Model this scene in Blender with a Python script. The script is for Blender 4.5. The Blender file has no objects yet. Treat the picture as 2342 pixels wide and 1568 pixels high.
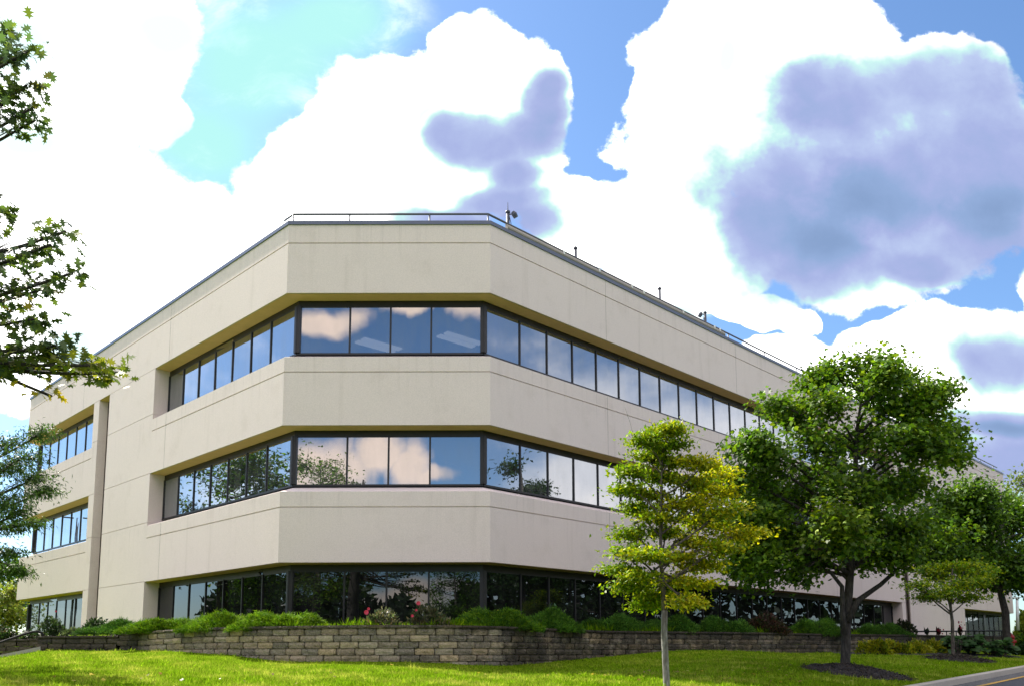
import bpy, math, random
import numpy as np
from mathutils import Vector, Matrix
R = math.radians
random.seed(7); rng = np.random.default_rng(7)
C = bpy.context.scene.collection
scene = bpy.context.scene

# ------------------------------------------------------------------ camera (z = 0 is the photographer's eye)
F_PX, PITCH, Y0, YAW, ROLL, CX = 1927.77, 0.126, 1239.13, 0.0025, -0.0027, 1171.0
cam = bpy.data.cameras.new('camera'); co = bpy.data.objects.new('camera', cam); C.objects.link(co)
cam.sensor_width = 36; cam.lens = F_PX / 2342 * 36
cam.shift_y = (Y0 - 784) / 2342
cam.clip_start = 0.1; cam.clip_end = 3000
_f = Vector((math.sin(YAW) * math.cos(PITCH), math.cos(YAW) * math.cos(PITCH), math.sin(PITCH)))
_r = Vector((math.cos(YAW), -math.sin(YAW), 0)); _u = _r.cross(_f)
_r2 = math.cos(ROLL) * _r + math.sin(ROLL) * _u
_u2 = -math.sin(ROLL) * _r + math.cos(ROLL) * _u
co.matrix_world = Matrix(((_r2.x, _u2.x, -_f.x, 0), (_r2.y, _u2.y, -_f.y, 0), (_r2.z, _u2.z, -_f.z, 0), (0, 0, 0, 1)))
scene.camera = co

def ray(px, py):
    """direction of a measured point of the survey photograph (2342 px wide)"""
    d = _f + _r2 * ((px - CX) / F_PX) - _u2 * ((py - Y0) / F_PX)
    return d
def at(px, py, Y):
    d = ray(px, py); return d * (Y / d.y)
def uv(px, py):
    d = ray(px, py); return d.x / d.y, d.z / d.y

# ------------------------------------------------------------------ node helper
class N:
    def __init__(s, tree): s.t = tree; s.n = tree.nodes; s.l = tree.links
    def new(s, typ, **kw):
        n = s.n.new(typ)
        for k, v in kw.items(): setattr(n, k, v)
        return n
    def put(s, sock, v):
        if isinstance(v, bpy.types.NodeSocket): s.l.new(v, sock)
        elif v is not None: sock.default_value = v
    def m(s, op, a, b=None, c=None, clamp=False):
        n = s.new('ShaderNodeMath', operation=op, use_clamp=clamp)
        s.put(n.inputs[0], a); s.put(n.inputs[1], b); s.put(n.inputs[2], c); return n.outputs[0]
    def vm(s, op, a, b=None):
        n = s.new('ShaderNodeVectorMath', operation=op)
        s.put(n.inputs[0], a); s.put(n.inputs[1], b)
        return n.outputs['Value'] if op in ('LENGTH', 'DOT_PRODUCT') else n.outputs[0]
    def noise(s, vec, scale, detail=4, rough=.5, dim='3D', color=False):
        n = s.new('ShaderNodeTexNoise', noise_dimensions=dim)
        if vec is not None: s.put(n.inputs['Vector'], vec)
        n.inputs['Scale'].default_value = scale; n.inputs['Detail'].default_value = detail; n.inputs['Roughness'].default_value = rough
        return n.outputs['Color' if color else 'Fac']
    def mr(s, v, a, b, c=0., d=1., smooth=True):
        n = s.new('ShaderNodeMapRange', interpolation_type='SMOOTHSTEP' if smooth else 'LINEAR')
        s.put(n.inputs['Value'], v); s.put(n.inputs['From Min'], a); s.put(n.inputs['From Max'], b); s.put(n.inputs['To Min'], c); s.put(n.inputs['To Max'], d)
        return n.outputs['Result']
    def mix(s, fac, a, b, blend='MIX'):
        n = s.new('ShaderNodeMix', data_type='RGBA', blend_type=blend)
        s.put(n.inputs[0], fac)
        for sock, v in ((n.inputs[6], a), (n.inputs[7], b)):
            s.put(sock, tuple(v) + (1,) if isinstance(v, (tuple, list)) and len(v) == 3 else v)
        return n.outputs[2]

# ------------------------------------------------------------------ sun, sky, exposure
SUN_AZ = Vector((-0.76, 0.65, 0)).normalized(); SUN_EL = R(46)
sun = bpy.data.lights.new('sun', 'SUN'); so = bpy.data.objects.new('sun', sun); C.objects.link(so)
sun.energy = 3.8; sun.angle = R(0.6); sun.color = (1, .93, .82)
sd = Vector((SUN_AZ.x * math.cos(SUN_EL), SUN_AZ.y * math.cos(SUN_EL), math.sin(SUN_EL)))
so.rotation_euler = sd.to_track_quat('Z', 'Y').to_euler()
vs = scene.view_settings; vs.view_transform = 'Standard'; vs.look = 'None'; vs.exposure = 1.67; vs.gamma = 1

world = bpy.data.worlds.new('World'); scene.world = world; world.use_nodes = True
def build_sky():
    t = world.node_tree; t.nodes.clear(); n = N(t)
    out = n.new('ShaderNodeOutputWorld')
    sky = n.new('ShaderNodeTexSky', sky_type='NISHITA'); sky.sun_disc = False
    sky.sun_elevation = SUN_EL; sky.sun_rotation = math.atan2(SUN_AZ.x, SUN_AZ.y)
    sky.air_density = 1.0; sky.dust_density = .6; sky.ozone_density = 2.0
    bg = n.new('ShaderNodeBackground'); n.put(bg.inputs[0], n.mix(1.0, sky.outputs[0], (.78, .95, 1.10), 'MULTIPLY')); bg.inputs[1].default_value = 0.062
    d = n.new('ShaderNodeTexCoord').outputs['Generated']
    sep = n.new('ShaderNodeSeparateXYZ'); n.l.new(d, sep.inputs[0])
    X, Y, Z = sep.outputs
    ys = n.m('MAXIMUM', Y, .15)
    front = n.mr(Y, .35, .6)
    cmb = n.new('ShaderNodeCombineXYZ'); n.put(cmb.inputs[0], n.m('DIVIDE', X, ys)); n.put(cmb.inputs[1], n.m('DIVIDE', Z, ys))
    P = cmb.outputs[0]
    def warp(P, scale, amt, detail=3):
        c = n.noise(P, scale, detail, .5, color=True)
        return n.vm('ADD', P, n.vm('MULTIPLY', n.vm('SUBTRACT', c, (.5, .5, .5)), (amt, amt, 0)))
    Pw = warp(warp(P, 4.5, .10), 22, .022)
    Ps = warp(warp(P, 3.0, .10), 13, .022)
    def blobs(P, L, k=.12):
        o = None
        for (px, py, rx, ry) in L:
            u, v = uv(px, py)
            w = n.vm('MULTIPLY', n.vm('SUBTRACT', P, (u, v, 0)), (F_PX / rx, F_PX / ry, 0))
            e = n.m('SUBTRACT', 1, n.vm('LENGTH', w))
            o = e if o is None else n.m('SMOOTH_MAX', o, e, k)
        return o
    white = blobs(Pw, [(120, 500, 360, 300), (60, 120, 120, 200), (300, 60, 210, 190), (370, 250, 90, 90), (250, 760, 420, 260), (420, 560, 220, 170), (-150, 300, 300, 400),
                       (760, 430, 220, 200), (900, 260, 210, 190), (1090, 170, 150, 150), (1210, 250, 110, 170), (1120, 370, 190, 170), (700, 600, 400, 130), (1320, 500, 140, 120),
                       (1560, 260, 170, 330), (1620, 60, 130, 140), (1820, 60, 250, 120), (1520, 560, 150, 260), (1700, 700, 150, 50), (2080, 250, 300, 240), (2000, 480, 360, 240), (1800, 800, 150, 60), (2260, 380, 170, 260), (2200, 130, 110, 80),
                       (2190, 800, 240, 110), (2330, 900, 160, 160), (2050, 760, 110, 70), (2250, 1050, 260, 160), (2060, 900, 160, 80), (1820, 720, 70, 40), (2420, 700, 120, 80), (1700, 200, 130, 200), (1760, 120, 110, 120), (1670, 560, 120, 160), (1790, 330, 140, 170), (230, 240, 110, 110), (1880, 130, 120, 120), (960, 530, 170, 100)])
    dark = blobs(Ps, [(1250, 205, 50, 60), (1245, 260, 65, 80), (1215, 315, 90, 70), (1150, 345, 110, 65), (1075, 330, 100, 60), (1020, 315, 60, 45), (1190, 400, 70, 60), (1150, 460, 130, 55), (1060, 500, 190, 50), (1190, 500, 110, 55),
                      (2080, 190, 250, 120), (2000, 420, 380, 220), (1870, 590, 220, 150), (2230, 350, 240, 260), (2250, 540, 260, 100), (1730, 520, 100, 150), (2080, 610, 200, 70), (1870, 180, 100, 80), (1920, 260, 170, 150), (1960, 230, 200, 120), (1960, 190, 130, 100), (1790, 400, 110, 100),
                      (2280, 820, 130, 85), (2290, 975, 190, 45), (2300, 1060, 200, 90)], .3)
    slate = blobs(Ps, [(1980, 470, 420, 170), (2260, 470, 260, 120), (1880, 560, 200, 110), (2290, 978, 200, 34)], .3)
    cyan = blobs(Ps, [(600, 130, 330, 260), (460, 320, 260, 230), (760, 60, 260, 170), (30, 100, 200, 180), (170, 790, 120, 90), (60, 330, 160, 90), (400, 60, 250, 150),
                      (1665, 130, 60, 130), (1790, 190, 110, 60), (980, 290, 70, 60), (1560, 720, 70, 40)], .3)
    fb = n.noise(P, 9, 9, .62)
    fbw = n.m('MULTIPLY', n.m('SUBTRACT', fb, .5), 1.0)
    wf = n.mr(n.m('ADD', white, fbw), -.03, .10)
    cyw = n.mr(n.m('ADD', cyan, n.m('MULTIPLY', fbw, .30)), -.1, .5)
    # the rest of the sky carries scattered cumulus of the same kind
    dn = n.noise(n.vm('MULTIPLY', d, (1, 1, 1.5)), 2.6, 9, .55)
    gen = n.mr(n.m('SUBTRACT', dn, n.mr(X, -.3, -.8, 0., .085)), .42, .60)
    yb = n.m('MAXIMUM', n.m('MULTIPLY', Y, -1), .15); back = n.mr(n.m('MULTIPLY', Y, -1), .35, .6)
    cb = n.new('ShaderNodeCombineXYZ'); n.put(cb.inputs[0], n.m('DIVIDE', X, yb)); n.put(cb.inputs[1], n.m('DIVIDE', Z, yb))
    Pb = warp(warp(cb.outputs[0], 5, .09), 24, .025)
    bk = blobs(Pb, [(760, 1085, 100, 80), (850, 1050, 80, 60), (925, 1080, 60, 70), (690, 1090, 70, 80), (970, 1110, 60, 22), (735, 712, 90, 48), (930, 705, 70, 26), (1065, 712, 70, 40), (940, 1370, 120, 40), (1060, 1330, 60, 25),
                    (500, 250, 700, 380), (1300, 150, 800, 480), (2200, 300, 700, 500), (900, -500, 1600, 600), (-500, 600, 700, 500), (300, 1250, 300, 200), (1800, 1150, 400, 250)])  # large unseen clouds added behind the camera to light the walls
    fbk = n.noise(cb.outputs[0], 9, 9, .62)
    wb = n.m('MULTIPLY', n.mr(n.m('ADD', bk, n.m('MULTIPLY', n.m('SUBTRACT', fbk, .5), 1.3)), -.18, .5), .74)
    wisp = n.mr(n.noise(n.vm('MULTIPLY', warp(P, 4, .15), (1, 1.6, 1)), 5, 8, .68), .46, .78)
    wf = n.m('MAXIMUM', wf, n.m('MULTIPLY', n.m('MULTIPLY', wisp, cyw), .55))
    gen = n.mix(n.mr(X, .25, .6), gen, n.m('MULTIPLY_ADD', gen, .92, .06))
    alpha = n.mix(back, n.mix(front, gen, wf), wb)
    lowf = n.m('MULTIPLY', n.m('SUBTRACT', n.noise(P, 5.5, 5, .6), .5), 1.5)
    dk = n.m('ADD', n.mr(n.m('ADD', n.m('ADD', dark, lowf), n.m('MULTIPLY', fbw, .55)), -.30, .70, 0., .56), n.m('MULTIPLY', n.mr(n.m('ADD', slate, n.m('MULTIPLY', fbw, .6)), .18, 1.0), .44))
    cy = n.mr(n.m('ADD', cyan, n.m('MULTIPLY', fbw, .30)), -.05, .75)
    tone = n.noise(warp(P, 6, .08), 4.5, 9, .62)
    rp = n.new('ShaderNodeValToRGB'); n.put(rp.inputs[0], n.m('ADD', dk, n.m('MULTIPLY', n.m('MULTIPLY', n.m('SUBTRACT', tone, .5), .95), n.mr(dk, .1, .5))))
    els = rp.color_ramp.elements; E_ = 2 ** -scene.view_settings.exposure
    stops = [(0, (3.0, 2.98, 2.94)), (.10, (1.15, 1.16, 1.15)), (.20, (.63, .95, .92)), (.32, (.52, .62, .90)), (.54, (.41, .48, .80)), (.76, (.30, .43, .71)), (1, (.25, .37, .62))]
    els[0].position = 0; els[1].position = 1
    for ps, cl in stops[1:-1]: els.new(ps)
    for e_, (ps, cl) in zip(els, stops): e_.position = ps; e_.color = tuple(c_ * E_ for c_ in cl) + (1,)
    ccol = n.mix(n.m('MULTIPLY', n.m('MULTIPLY', cy, n.mr(dk, .15, .0)), .85), rp.outputs[0], (.62 * E_, .97 * E_, .95 * E_))
    gcol = n.mix(n.mr(n.noise(d, 3.5, 6, .6), .4, .62), (1.42, 1.24, 1.08), (.80, .77, .78))
    gcol = n.mix(n.mr(X, .25, .75, 0., .38), gcol, (.25, .24, .235))
    low = n.m('MULTIPLY', back, n.mr(n.m('DIVIDE', Z, yb), .62, .44))
    gcol = n.mix(low, gcol, n.mix(1.0, gcol, (.74, .62, .52), 'MULTIPLY'))
    cc = n.mix(front, gcol, ccol)
    b2 = n.new('ShaderNodeBackground'); n.l.new(cc, b2.inputs[0]); b2.inputs[1].default_value = 1.0
    # cyan tint painted over the sunward sky, standing in for overexposed blue
    b3 = n.new('ShaderNodeBackground'); b3.inputs[0].default_value = (.160, .307, .292, 1)
    clip_tint = n.m('MULTIPLY', n.m('MULTIPLY', cy, front), .97)
    ms = n.new('ShaderNodeMixShader'); n.put(ms.inputs[0], clip_tint); n.l.new(bg.outputs[0], ms.inputs[1]); n.l.new(b3.outputs[0], ms.inputs[2])
    ms2 = n.new('ShaderNodeMixShader'); n.put(ms2.inputs[0], alpha); n.l.new(ms.outputs[0], ms2.inputs[1]); n.l.new(b2.outputs[0], ms2.inputs[2])
    n.l.new(ms2.outputs[0], out.inputs[0])
build_sky()
try:
    world.cycles.sampling_method = 'MANUAL'; world.cycles.sample_map_resolution = 512
except Exception: pass
scene.cycles.max_bounces = 6; scene.cycles.transparent_max_bounces = 6; scene.cycles.caustics_reflective = False; scene.cycles.caustics_refractive = False

# ------------------------------------------------------------------ materials
def mat(name):
    m = bpy.data.materials.new(name); m.use_nodes = True
    n = N(m.node_tree); p = m.node_tree.nodes['Principled BSDF']
    geo = n.new('ShaderNodeNewGeometry').outputs['Position']
    return m, n, p, geo
def bump(n, p, h, strength, dist=.01):
    b = n.new('ShaderNodeBump'); b.inputs['Strength'].default_value = strength; b.inputs['Distance'].default_value = dist
    n.put(b.inputs['Height'], h); n.l.new(b.outputs[0], p.inputs['Normal'])
def simple(name, col, rough=.6, metal=0., var=.12, scale=6., spec=.4):
    m, n, p, g = mat(name)
    f = n.noise(g, scale, 5, .6)
    n.put(p.inputs['Base Color'], n.mix(f, tuple(c * (1 - var) for c in col), tuple(min(1, c * (1 + var)) for c in col)))
    p.inputs['Roughness'].default_value = rough; p.inputs['Metallic'].default_value = metal; p.inputs['Specular IOR Level'].default_value = spec
    return m
def concrete(name, col, streak=1.0):
    m, n, p, g = mat(name)
    fine = n.noise(g, 38, 3, .75)
    mid = n.noise(g, 1.1, 5, .6)
    st = n.noise(n.vm('MULTIPLY', g, (2.2, 2.2, .16)), 1.0, 6, .65)
    c = n.mix(n.mr(fine, .32, .68), tuple(v * .91 for v in col), tuple(v * 1.07 for v in col))
    c = n.mix(n.m('MULTIPLY', n.mr(mid, .52, .72), .22), c, (col[0] * .72, col[1] * .70, col[2] * .66))
    c = n.mix(n.m('MULTIPLY', n.mr(st, .56, .76), .26 * streak), c, (col[0] * .6, col[1] * .58, col[2] * .54))
    sz = n.new('ShaderNodeSeparateXYZ'); n.l.new(g, sz.inputs[0]); zz = sz.outputs[2]
    run = n.mr(n.noise(n.vm('MULTIPLY', g, (5.5, 5.5, .12)), 1.0, 5, .7), .50, .74)
    mk = None
    for top in (4.4, 8.3, 12.33):
        e = n.m('MULTIPLY', n.mr(zz, top - 1.5, top - .05), n.m('LESS_THAN', zz, top + .02)); mk = e if mk is None else n.m('MAXIMUM', mk, e)
    c = n.mix(n.m('MULTIPLY', n.m('MULTIPLY', run, mk), .34 * streak), c, (col[0] * .55, col[1] * .54, col[2] * .52))
    c = n.mix(n.m('MULTIPLY', n.mr(n.noise(g, .35, 3), .35, .7), .18), c, (col[0] * 1.1, col[1] * 1.1, col[2] * 1.1))
    n.put(p.inputs['Base Color'], c); p.inputs['Roughness'].default_value = .9; p.inputs['Specular IOR Level'].default_value = .2
    bump(n, p, fine, .35, .006)
    return m
M = {}
M['concrete'] = concrete('concrete', (.712, .612, .592))
M['soffit'] = simple('soffit_tan', (.76, .49, .27), .8, var=.14, scale=3)  # one even warm tan on every underside
M['bronze'] = simple('dark_bronze', (.016, .014, .015), .42, .0, var=.3)
M['coping'] = simple('coping_metal', (.10, .115, .16), .38, .5)
M['rail'] = simple('rail_metal', (.10, .105, .13), .4, .3)
M['screen'] = simple('screen_paint', (.27, .24, .20), .6, var=.12)
M['clip'] = simple('clip_white', (.75, .75, .74), .5)
M['brown'] = simple('brown_metal', (.045, .028, .024), .5)
M['dark_room'] = simple('room_surface', (.16, .16, .165), .9)
M['ceiling'] = simple('ceiling_tile', (.3, .3, .3), .9)
M['roofing'] = simple('roofing', (.22, .22, .22), .9)
M['mast'] = simple('mast_steel', (.06, .065, .09), .45, .2)
M['pole_white'] = simple('pole_paint', (.62, .64, .66), .5)
M['red'] = simple('hydrant_red', (.36, .012, .015), .5)
M['kerb'] = concrete('kerb_concrete', (.40, .37, .33))
M['black_metal'] = simple('black_rail', (.014, .014, .016), .7, .0, spec=.15)
def glass_mat(name, base, fk, tint, haze):
    m = bpy.data.materials.new(name); m.use_nodes = True; t = m.node_tree; t.nodes.clear(); n = N(t)
    out = n.new('ShaderNodeOutputMaterial')
    tr = n.new('ShaderNodeBsdfTransparent'); tr.inputs[0].default_value = tint
    gl = n.new('ShaderNodeBsdfGlossy'); gl.inputs['Roughness'].default_value = 0.0; gl.inputs[0].default_value = (.86, .92, 1.0, 1)
    g = n.new('ShaderNodeNewGeometry').outputs['Position']
    b = n.new('ShaderNodeBump'); b.inputs['Strength'].default_value = .06; b.inputs['Distance'].default_value = .03
    n.put(b.inputs['Height'], n.noise(n.vm('MULTIPLY', g, (1, 1, .35)), 1.3, 2, .4)); n.l.new(b.outputs[0], gl.inputs['Normal'])
    fr = n.new('ShaderNodeFresnel'); fr.inputs[0].default_value = 1.6
    fac = n.m('ADD', n.m('MULTIPLY', fr.outputs[0], fk), base, clamp=True)
    mx = n.new('ShaderNodeMixShader'); n.put(mx.inputs[0], fac); n.l.new(tr.outputs[0], mx.inputs[1]); n.l.new(gl.outputs[0], mx.inputs[2])
    df = n.new('ShaderNodeBsdfDiffuse'); df.inputs[0].default_value = (.36, .37, .37, 1)  # pale diffuse haze mixed in to lower the contrast of the reflections
    m2 = n.new('ShaderNodeMixShader'); n.put(m2.inputs[0], n.m('MULTIPLY', n.mr(n.noise(n.vm('MULTIPLY', g, (1, 1, .3)), 2.2, 4, .6), .2, .8), haze))
    n.l.new(mx.outputs[0], m2.inputs[1]); n.l.new(df.outputs[0], m2.inputs[2]); n.l.new(m2.outputs[0], out.inputs[0]); return m
M['glass'] = glass_mat('reflective_glass', .30, 1.25, (.17, .18, .20, 1), .16)
M['dark_glass'] = glass_mat('dark_glass', .06, .8, (.06, .06, .065, 1), .03)
def emit(name, col, s):
    m = bpy.data.materials.new(name); m.use_nodes = True; t = m.node_tree; t.nodes.clear(); n = N(t)
    o = n.new('ShaderNodeOutputMaterial'); e = n.new('ShaderNodeEmission'); e.inputs[0].default_value = col + (1,); e.inputs[1].default_value = s
    n.l.new(e.outputs[0], o.inputs[0]); return m
M['tube'] = emit('lit_diffuser', (1, .98, .92), .34)
def leaf_mat(name, trans=.35, rough=.5, spec=.3):
    m = bpy.data.materials.new(name); m.use_nodes = True; t = m.node_tree; n = N(t); p = t.nodes['Principled BSDF']; out = t.nodes['Material Output']
    a = n.new('ShaderNodeAttribute', attribute_name='tint').outputs['Color']
    n.put(p.inputs['Base Color'], a); p.inputs['Roughness'].default_value = rough; p.inputs['Specular IOR Level'].default_value = spec
    tb = n.new('ShaderNodeBsdfTranslucent'); n.put(tb.inputs[0], n.mix(.35, a, (1, 1, .25), 'MULTIPLY'))
    mx = n.new('ShaderNodeMixShader'); mx.inputs[0].default_value = trans
    n.l.new(p.outputs[0], mx.inputs[1]); n.l.new(tb.outputs[0], mx.inputs[2]); n.l.new(mx.outputs[0], out.inputs[0]); return m
M['leaf'] = leaf_mat('leaf', .45)
M['needle'] = leaf_mat('needle', .25, .7, .12)
M['grassblade'] = leaf_mat('grass_blade', .4, 1, 0)
M['petal'] = simple('rose_petal', (.62, .05, .12), .5)
def bark(name, a, b, sc=9):
    m, n, p, g = mat(name)
    f = n.noise(n.vm('MULTIPLY', g, (1, 1, .22)), sc * 3, 6, .65)
    f2 = n.noise(g, sc * .5, 4, .6)
    c = n.mix(n.mr(f, .35, .65), a, b); c = n.mix(n.m('MULTIPLY', n.mr(f2, .5, .66), .6), c, tuple(v * .45 for v in a))
    n.put(p.inputs['Base Color'], c); p.inputs['Roughness'].default_value = .9; bump(n, p, f, .8, .02); return m
M['bark'] = bark('brown_bark', (.045, .036, .03), (.15, .125, .105))
M['pale_bark'] = bark('pale_bark', (.11, .10, .085), (.33, .32, .30), 5)
M['dark_bark'] = bark('dark_bark', (.02, .017, .015), (.065, .055, .047))
def lawn_mat():
    m, n, p, g = mat('lawn')
    f = n.noise(g, 60, 4, .7); b = n.noise(g, .7, 5, .6); b2 = n.noise(n.vm('MULTIPLY', g, (.5, 1.6, 1)), 1.5, 4, .6)
    c = n.mix(n.mr(f, .3, .7), (.065, .13, .005), (.18, .28, .012))
    c = n.mix(n.m('MULTIPLY', n.mr(b, .48, .7), .65), c, (.26, .30, .03))
    c = n.mix(n.m('MULTIPLY', n.mr(b2, .56, .72), .5), c, (.07, .155, .006))
    n.put(p.inputs['Base Color'], c); p.inputs['Roughness'].default_value = 1; p.inputs['Specular IOR Level'].default_value = 0
    bump(n, p, f, 1, .04); return m
M['lawn'] = lawn_mat()
def mulch_mat():
    m, n, p, g = mat('mulch')
    v = n.new('ShaderNodeTexVoronoi'); n.put(v.inputs['Vector'], n.vm('MULTIPLY', g, (1, 1.7, 1))); v.inputs['Scale'].default_value = 22
    c = n.mix(v.outputs['Color'], (.012, .010, .011), (.055, .044, .042)); n.put(p.inputs['Base Color'], c); p.inputs['Roughness'].default_value = .95
    bump(n, p, n.m('ADD', v.outputs['Distance'], n.noise(g, 14, 4)), 1, .05); return m
M['mulch'] = mulch_mat()
def asphalt_mat():
    m, n, p, g = mat('asphalt')
    f = n.noise(g, 70, 3, .7); b = n.noise(g, .8, 5, .6)
    c = n.mix(n.mr(f, .3, .7), (.032, .035, .044), (.062, .066, .078)); c = n.mix(n.m('MULTIPLY', n.mr(b, .5, .7), .4), c, (.03, .03, .036))
    n.put(p.inputs['Base Color'], c); p.inputs['Roughness'].default_value = .85; bump(n, p, f, .6, .01); return m
M['asphalt'] = asphalt_mat()
def paint_mat(name, col, wear):
    m, n, p, g = mat(name)
    c = n.mix(n.mr(n.noise(g, 9, 6, .7), .5 - wear, .75), col, (.06, .06, .065)); n.put(p.inputs['Base Color'], c); p.inputs['Roughness'].default_value = .8; return m
M['yellow'] = paint_mat('yellow_paint', (.62, .36, .04), .05)
M['white_worn'] = paint_mat('worn_white_paint', (.36, .35, .33), .1)
def block_mat():
    m, n, p, g = mat('split_face_block')
    a = n.new('ShaderNodeAttribute', attribute_name='tint').outputs['Color']
    f = n.noise(g, 26, 5, .7); st = n.noise(n.vm('MULTIPLY', g, (1.3, 1.3, .9)), .9, 6, .7); s2 = n.noise(n.vm('MULTIPLY', g, (5, 5, 1.2)), 1.3, 5, .65)
    c = n.mix(n.mr(f, .3, .7), n.mix(.45, a, (.35, .33, .30), 'MULTIPLY'), n.mix(.14, a, (1.0, .88, .70)))
    sep = n.new('ShaderNodeSeparateXYZ'); n.l.new(g, sep.inputs[0])
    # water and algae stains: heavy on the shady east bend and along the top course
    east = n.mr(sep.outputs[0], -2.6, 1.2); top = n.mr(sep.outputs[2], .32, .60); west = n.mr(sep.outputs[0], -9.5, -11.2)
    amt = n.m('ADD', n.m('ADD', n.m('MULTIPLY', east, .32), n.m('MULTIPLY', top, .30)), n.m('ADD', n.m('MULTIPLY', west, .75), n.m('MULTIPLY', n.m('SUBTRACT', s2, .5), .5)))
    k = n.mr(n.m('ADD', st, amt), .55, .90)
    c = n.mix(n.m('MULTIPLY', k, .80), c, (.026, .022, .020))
    n.put(p.inputs['Base Color'], c); p.inputs['Roughness'].default_value = .95; p.inputs['Specular IOR Level'].default_value = .2
    bump(n, p, f, 1, .035); return m
M['block'] = block_mat()

# ------------------------------------------------------------------ mesh helpers
def tag(o, label=None, cat=None, group=None, kind=None):
    if label: o['label'] = label
    if cat: o['category'] = cat
    if group: o['group'] = group
    if kind: o['kind'] = kind
    return o
def empty(name, loc, label, cat, group=None):
    o = bpy.data.objects.new(name, None); C.objects.link(o); o.location = loc; o.empty_display_size = .3
    o['_o'] = 0; del o['_o']
    return tag(o, label, cat, group)
class MB:
    def __init__(s): s.v = []; s.f = []
    def add(s, vs, fs):
        k = len(s.v); s.v += [tuple(v) for v in vs]; s.f += [tuple(i + k for i in f) for f in fs]
    def box(s, c, size, rz=0, ry=0):
        hx, hy, hz = (a / 2 for a in size); rm = Matrix.Rotation(rz, 3, 'Z') @ Matrix.Rotation(ry, 3, 'Y')
        s.add([Vector(c) + rm @ Vector((x * hx, y * hy, z * hz)) for x in (-1, 1) for y in (-1, 1) for z in (-1, 1)],
              [(0, 1, 3, 2), (4, 6, 7, 5), (0, 4, 5, 1), (2, 3, 7, 6), (0, 2, 6, 4), (1, 5, 7, 3)])
    def tube(s, pts, rad, n=8, cap=True):
        pts = [Vector(p) for p in pts]; rad = [rad] * len(pts) if isinstance(rad, (int, float)) else rad
        k = len(s.v); up = None
        for i, p in enumerate(pts):
            d = (pts[min(i + 1, len(pts) - 1)] - pts[max(i - 1, 0)]).normalized()
            if up is None: up = d.orthogonal().normalized()
            up = (up - d * up.dot(d)).normalized(); w = d.cross(up)
            for j in range(n):
                a = 2 * math.pi * j / n; s.v.append(tuple(p + (up * math.cos(a) + w * math.sin(a)) * rad[i]))
        for i in range(len(pts) - 1):
            for j in range(n):
                a = k + i * n + j; b = k + i * n + (j + 1) % n; s.f.append((a, b, b + n, a + n))
        if cap:
            s.f.append(tuple(k + j for j in reversed(range(n)))); s.f.append(tuple(k + (len(pts) - 1) * n + j for j in range(n)))
    def extrude(s, plan, prof, closed=False):
        """plan: list of (point, mitre vector) ; prof: closed list of (inset, z)"""
        k = len(s.v); m = len(prof)
        for (p, w) in plan:
            for (i, z) in prof: s.v.append((p[0] + w[0] * i, p[1] + w[1] * i, z))
        L = len(plan)
        for a in range(L if closed else L - 1):
            b = (a + 1) % L
            for j in range(m):
                j2 = (j + 1) % m; s.f.append((k + a * m + j, k + b * m + j, k + b * m + j2, k + a * m + j2))
        if not closed:
            s.f.append(tuple(k + j for j in range(m))); s.f.append(tuple(k + (L - 1) * m + j for j in reversed(range(m))))
    def build(s, name, m, parent=None, smooth=False, fix=True):
        me = bpy.data.meshes.new(name); off = Vector(parent.matrix_world.translation) if parent is not None else Vector()
        off = parent_off(parent)
        me.from_pydata([tuple(Vector(v) - off) for v in s.v], [], s.f); me.update()
        if fix: fix_normals(me)
        if smooth: me.shade_smooth()
        me.materials.append(m); o = bpy.data.objects.new(name, me); C.objects.link(o)
        if parent is not None: o.parent = parent
        return o
def parent_off(p):
    v = Vector()
    while p is not None: v += p.location; p = p.parent
    return v
import bmesh
def fix_normals(me):
    b = bmesh.new(); b.from_mesh(me); bmesh.ops.recalc_face_normals(b, faces=b.faces); b.to_mesh(me); b.free()
def np_mesh(name, V, loops, sizes, m, parent=None, tint=None, smooth=False):
    me = bpy.data.meshes.new(name); V = np.asarray(V, np.float32) - np.array(parent_off(parent), np.float32)
    me.vertices.add(len(V)); me.vertices.foreach_set('co', V.ravel())
    loops = np.asarray(loops, np.int32).ravel(); sizes = np.asarray(sizes, np.int32)
    me.loops.add(len(loops)); me.loops.foreach_set('vertex_index', loops)
    me.polygons.add(len(sizes)); me.polygons.foreach_set('loop_start', np.concatenate([[0], np.cumsum(sizes)[:-1]]).astype(np.int32)); me.polygons.foreach_set('loop_total', sizes)
    me.update(calc_edges=True)
    if tint is not None:
        a = me.color_attributes.new('tint', 'FLOAT_COLOR', 'POINT'); t = np.ones((len(V), 4), np.float32); t[:, :3] = tint; a.data.foreach_set('color', t.ravel())
    if smooth: me.shade_smooth()
    me.materials.append(m); o = bpy.data.objects.new(name, me); C.objects.link(o)
    if parent is not None: o.parent = parent
    return o

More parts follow.
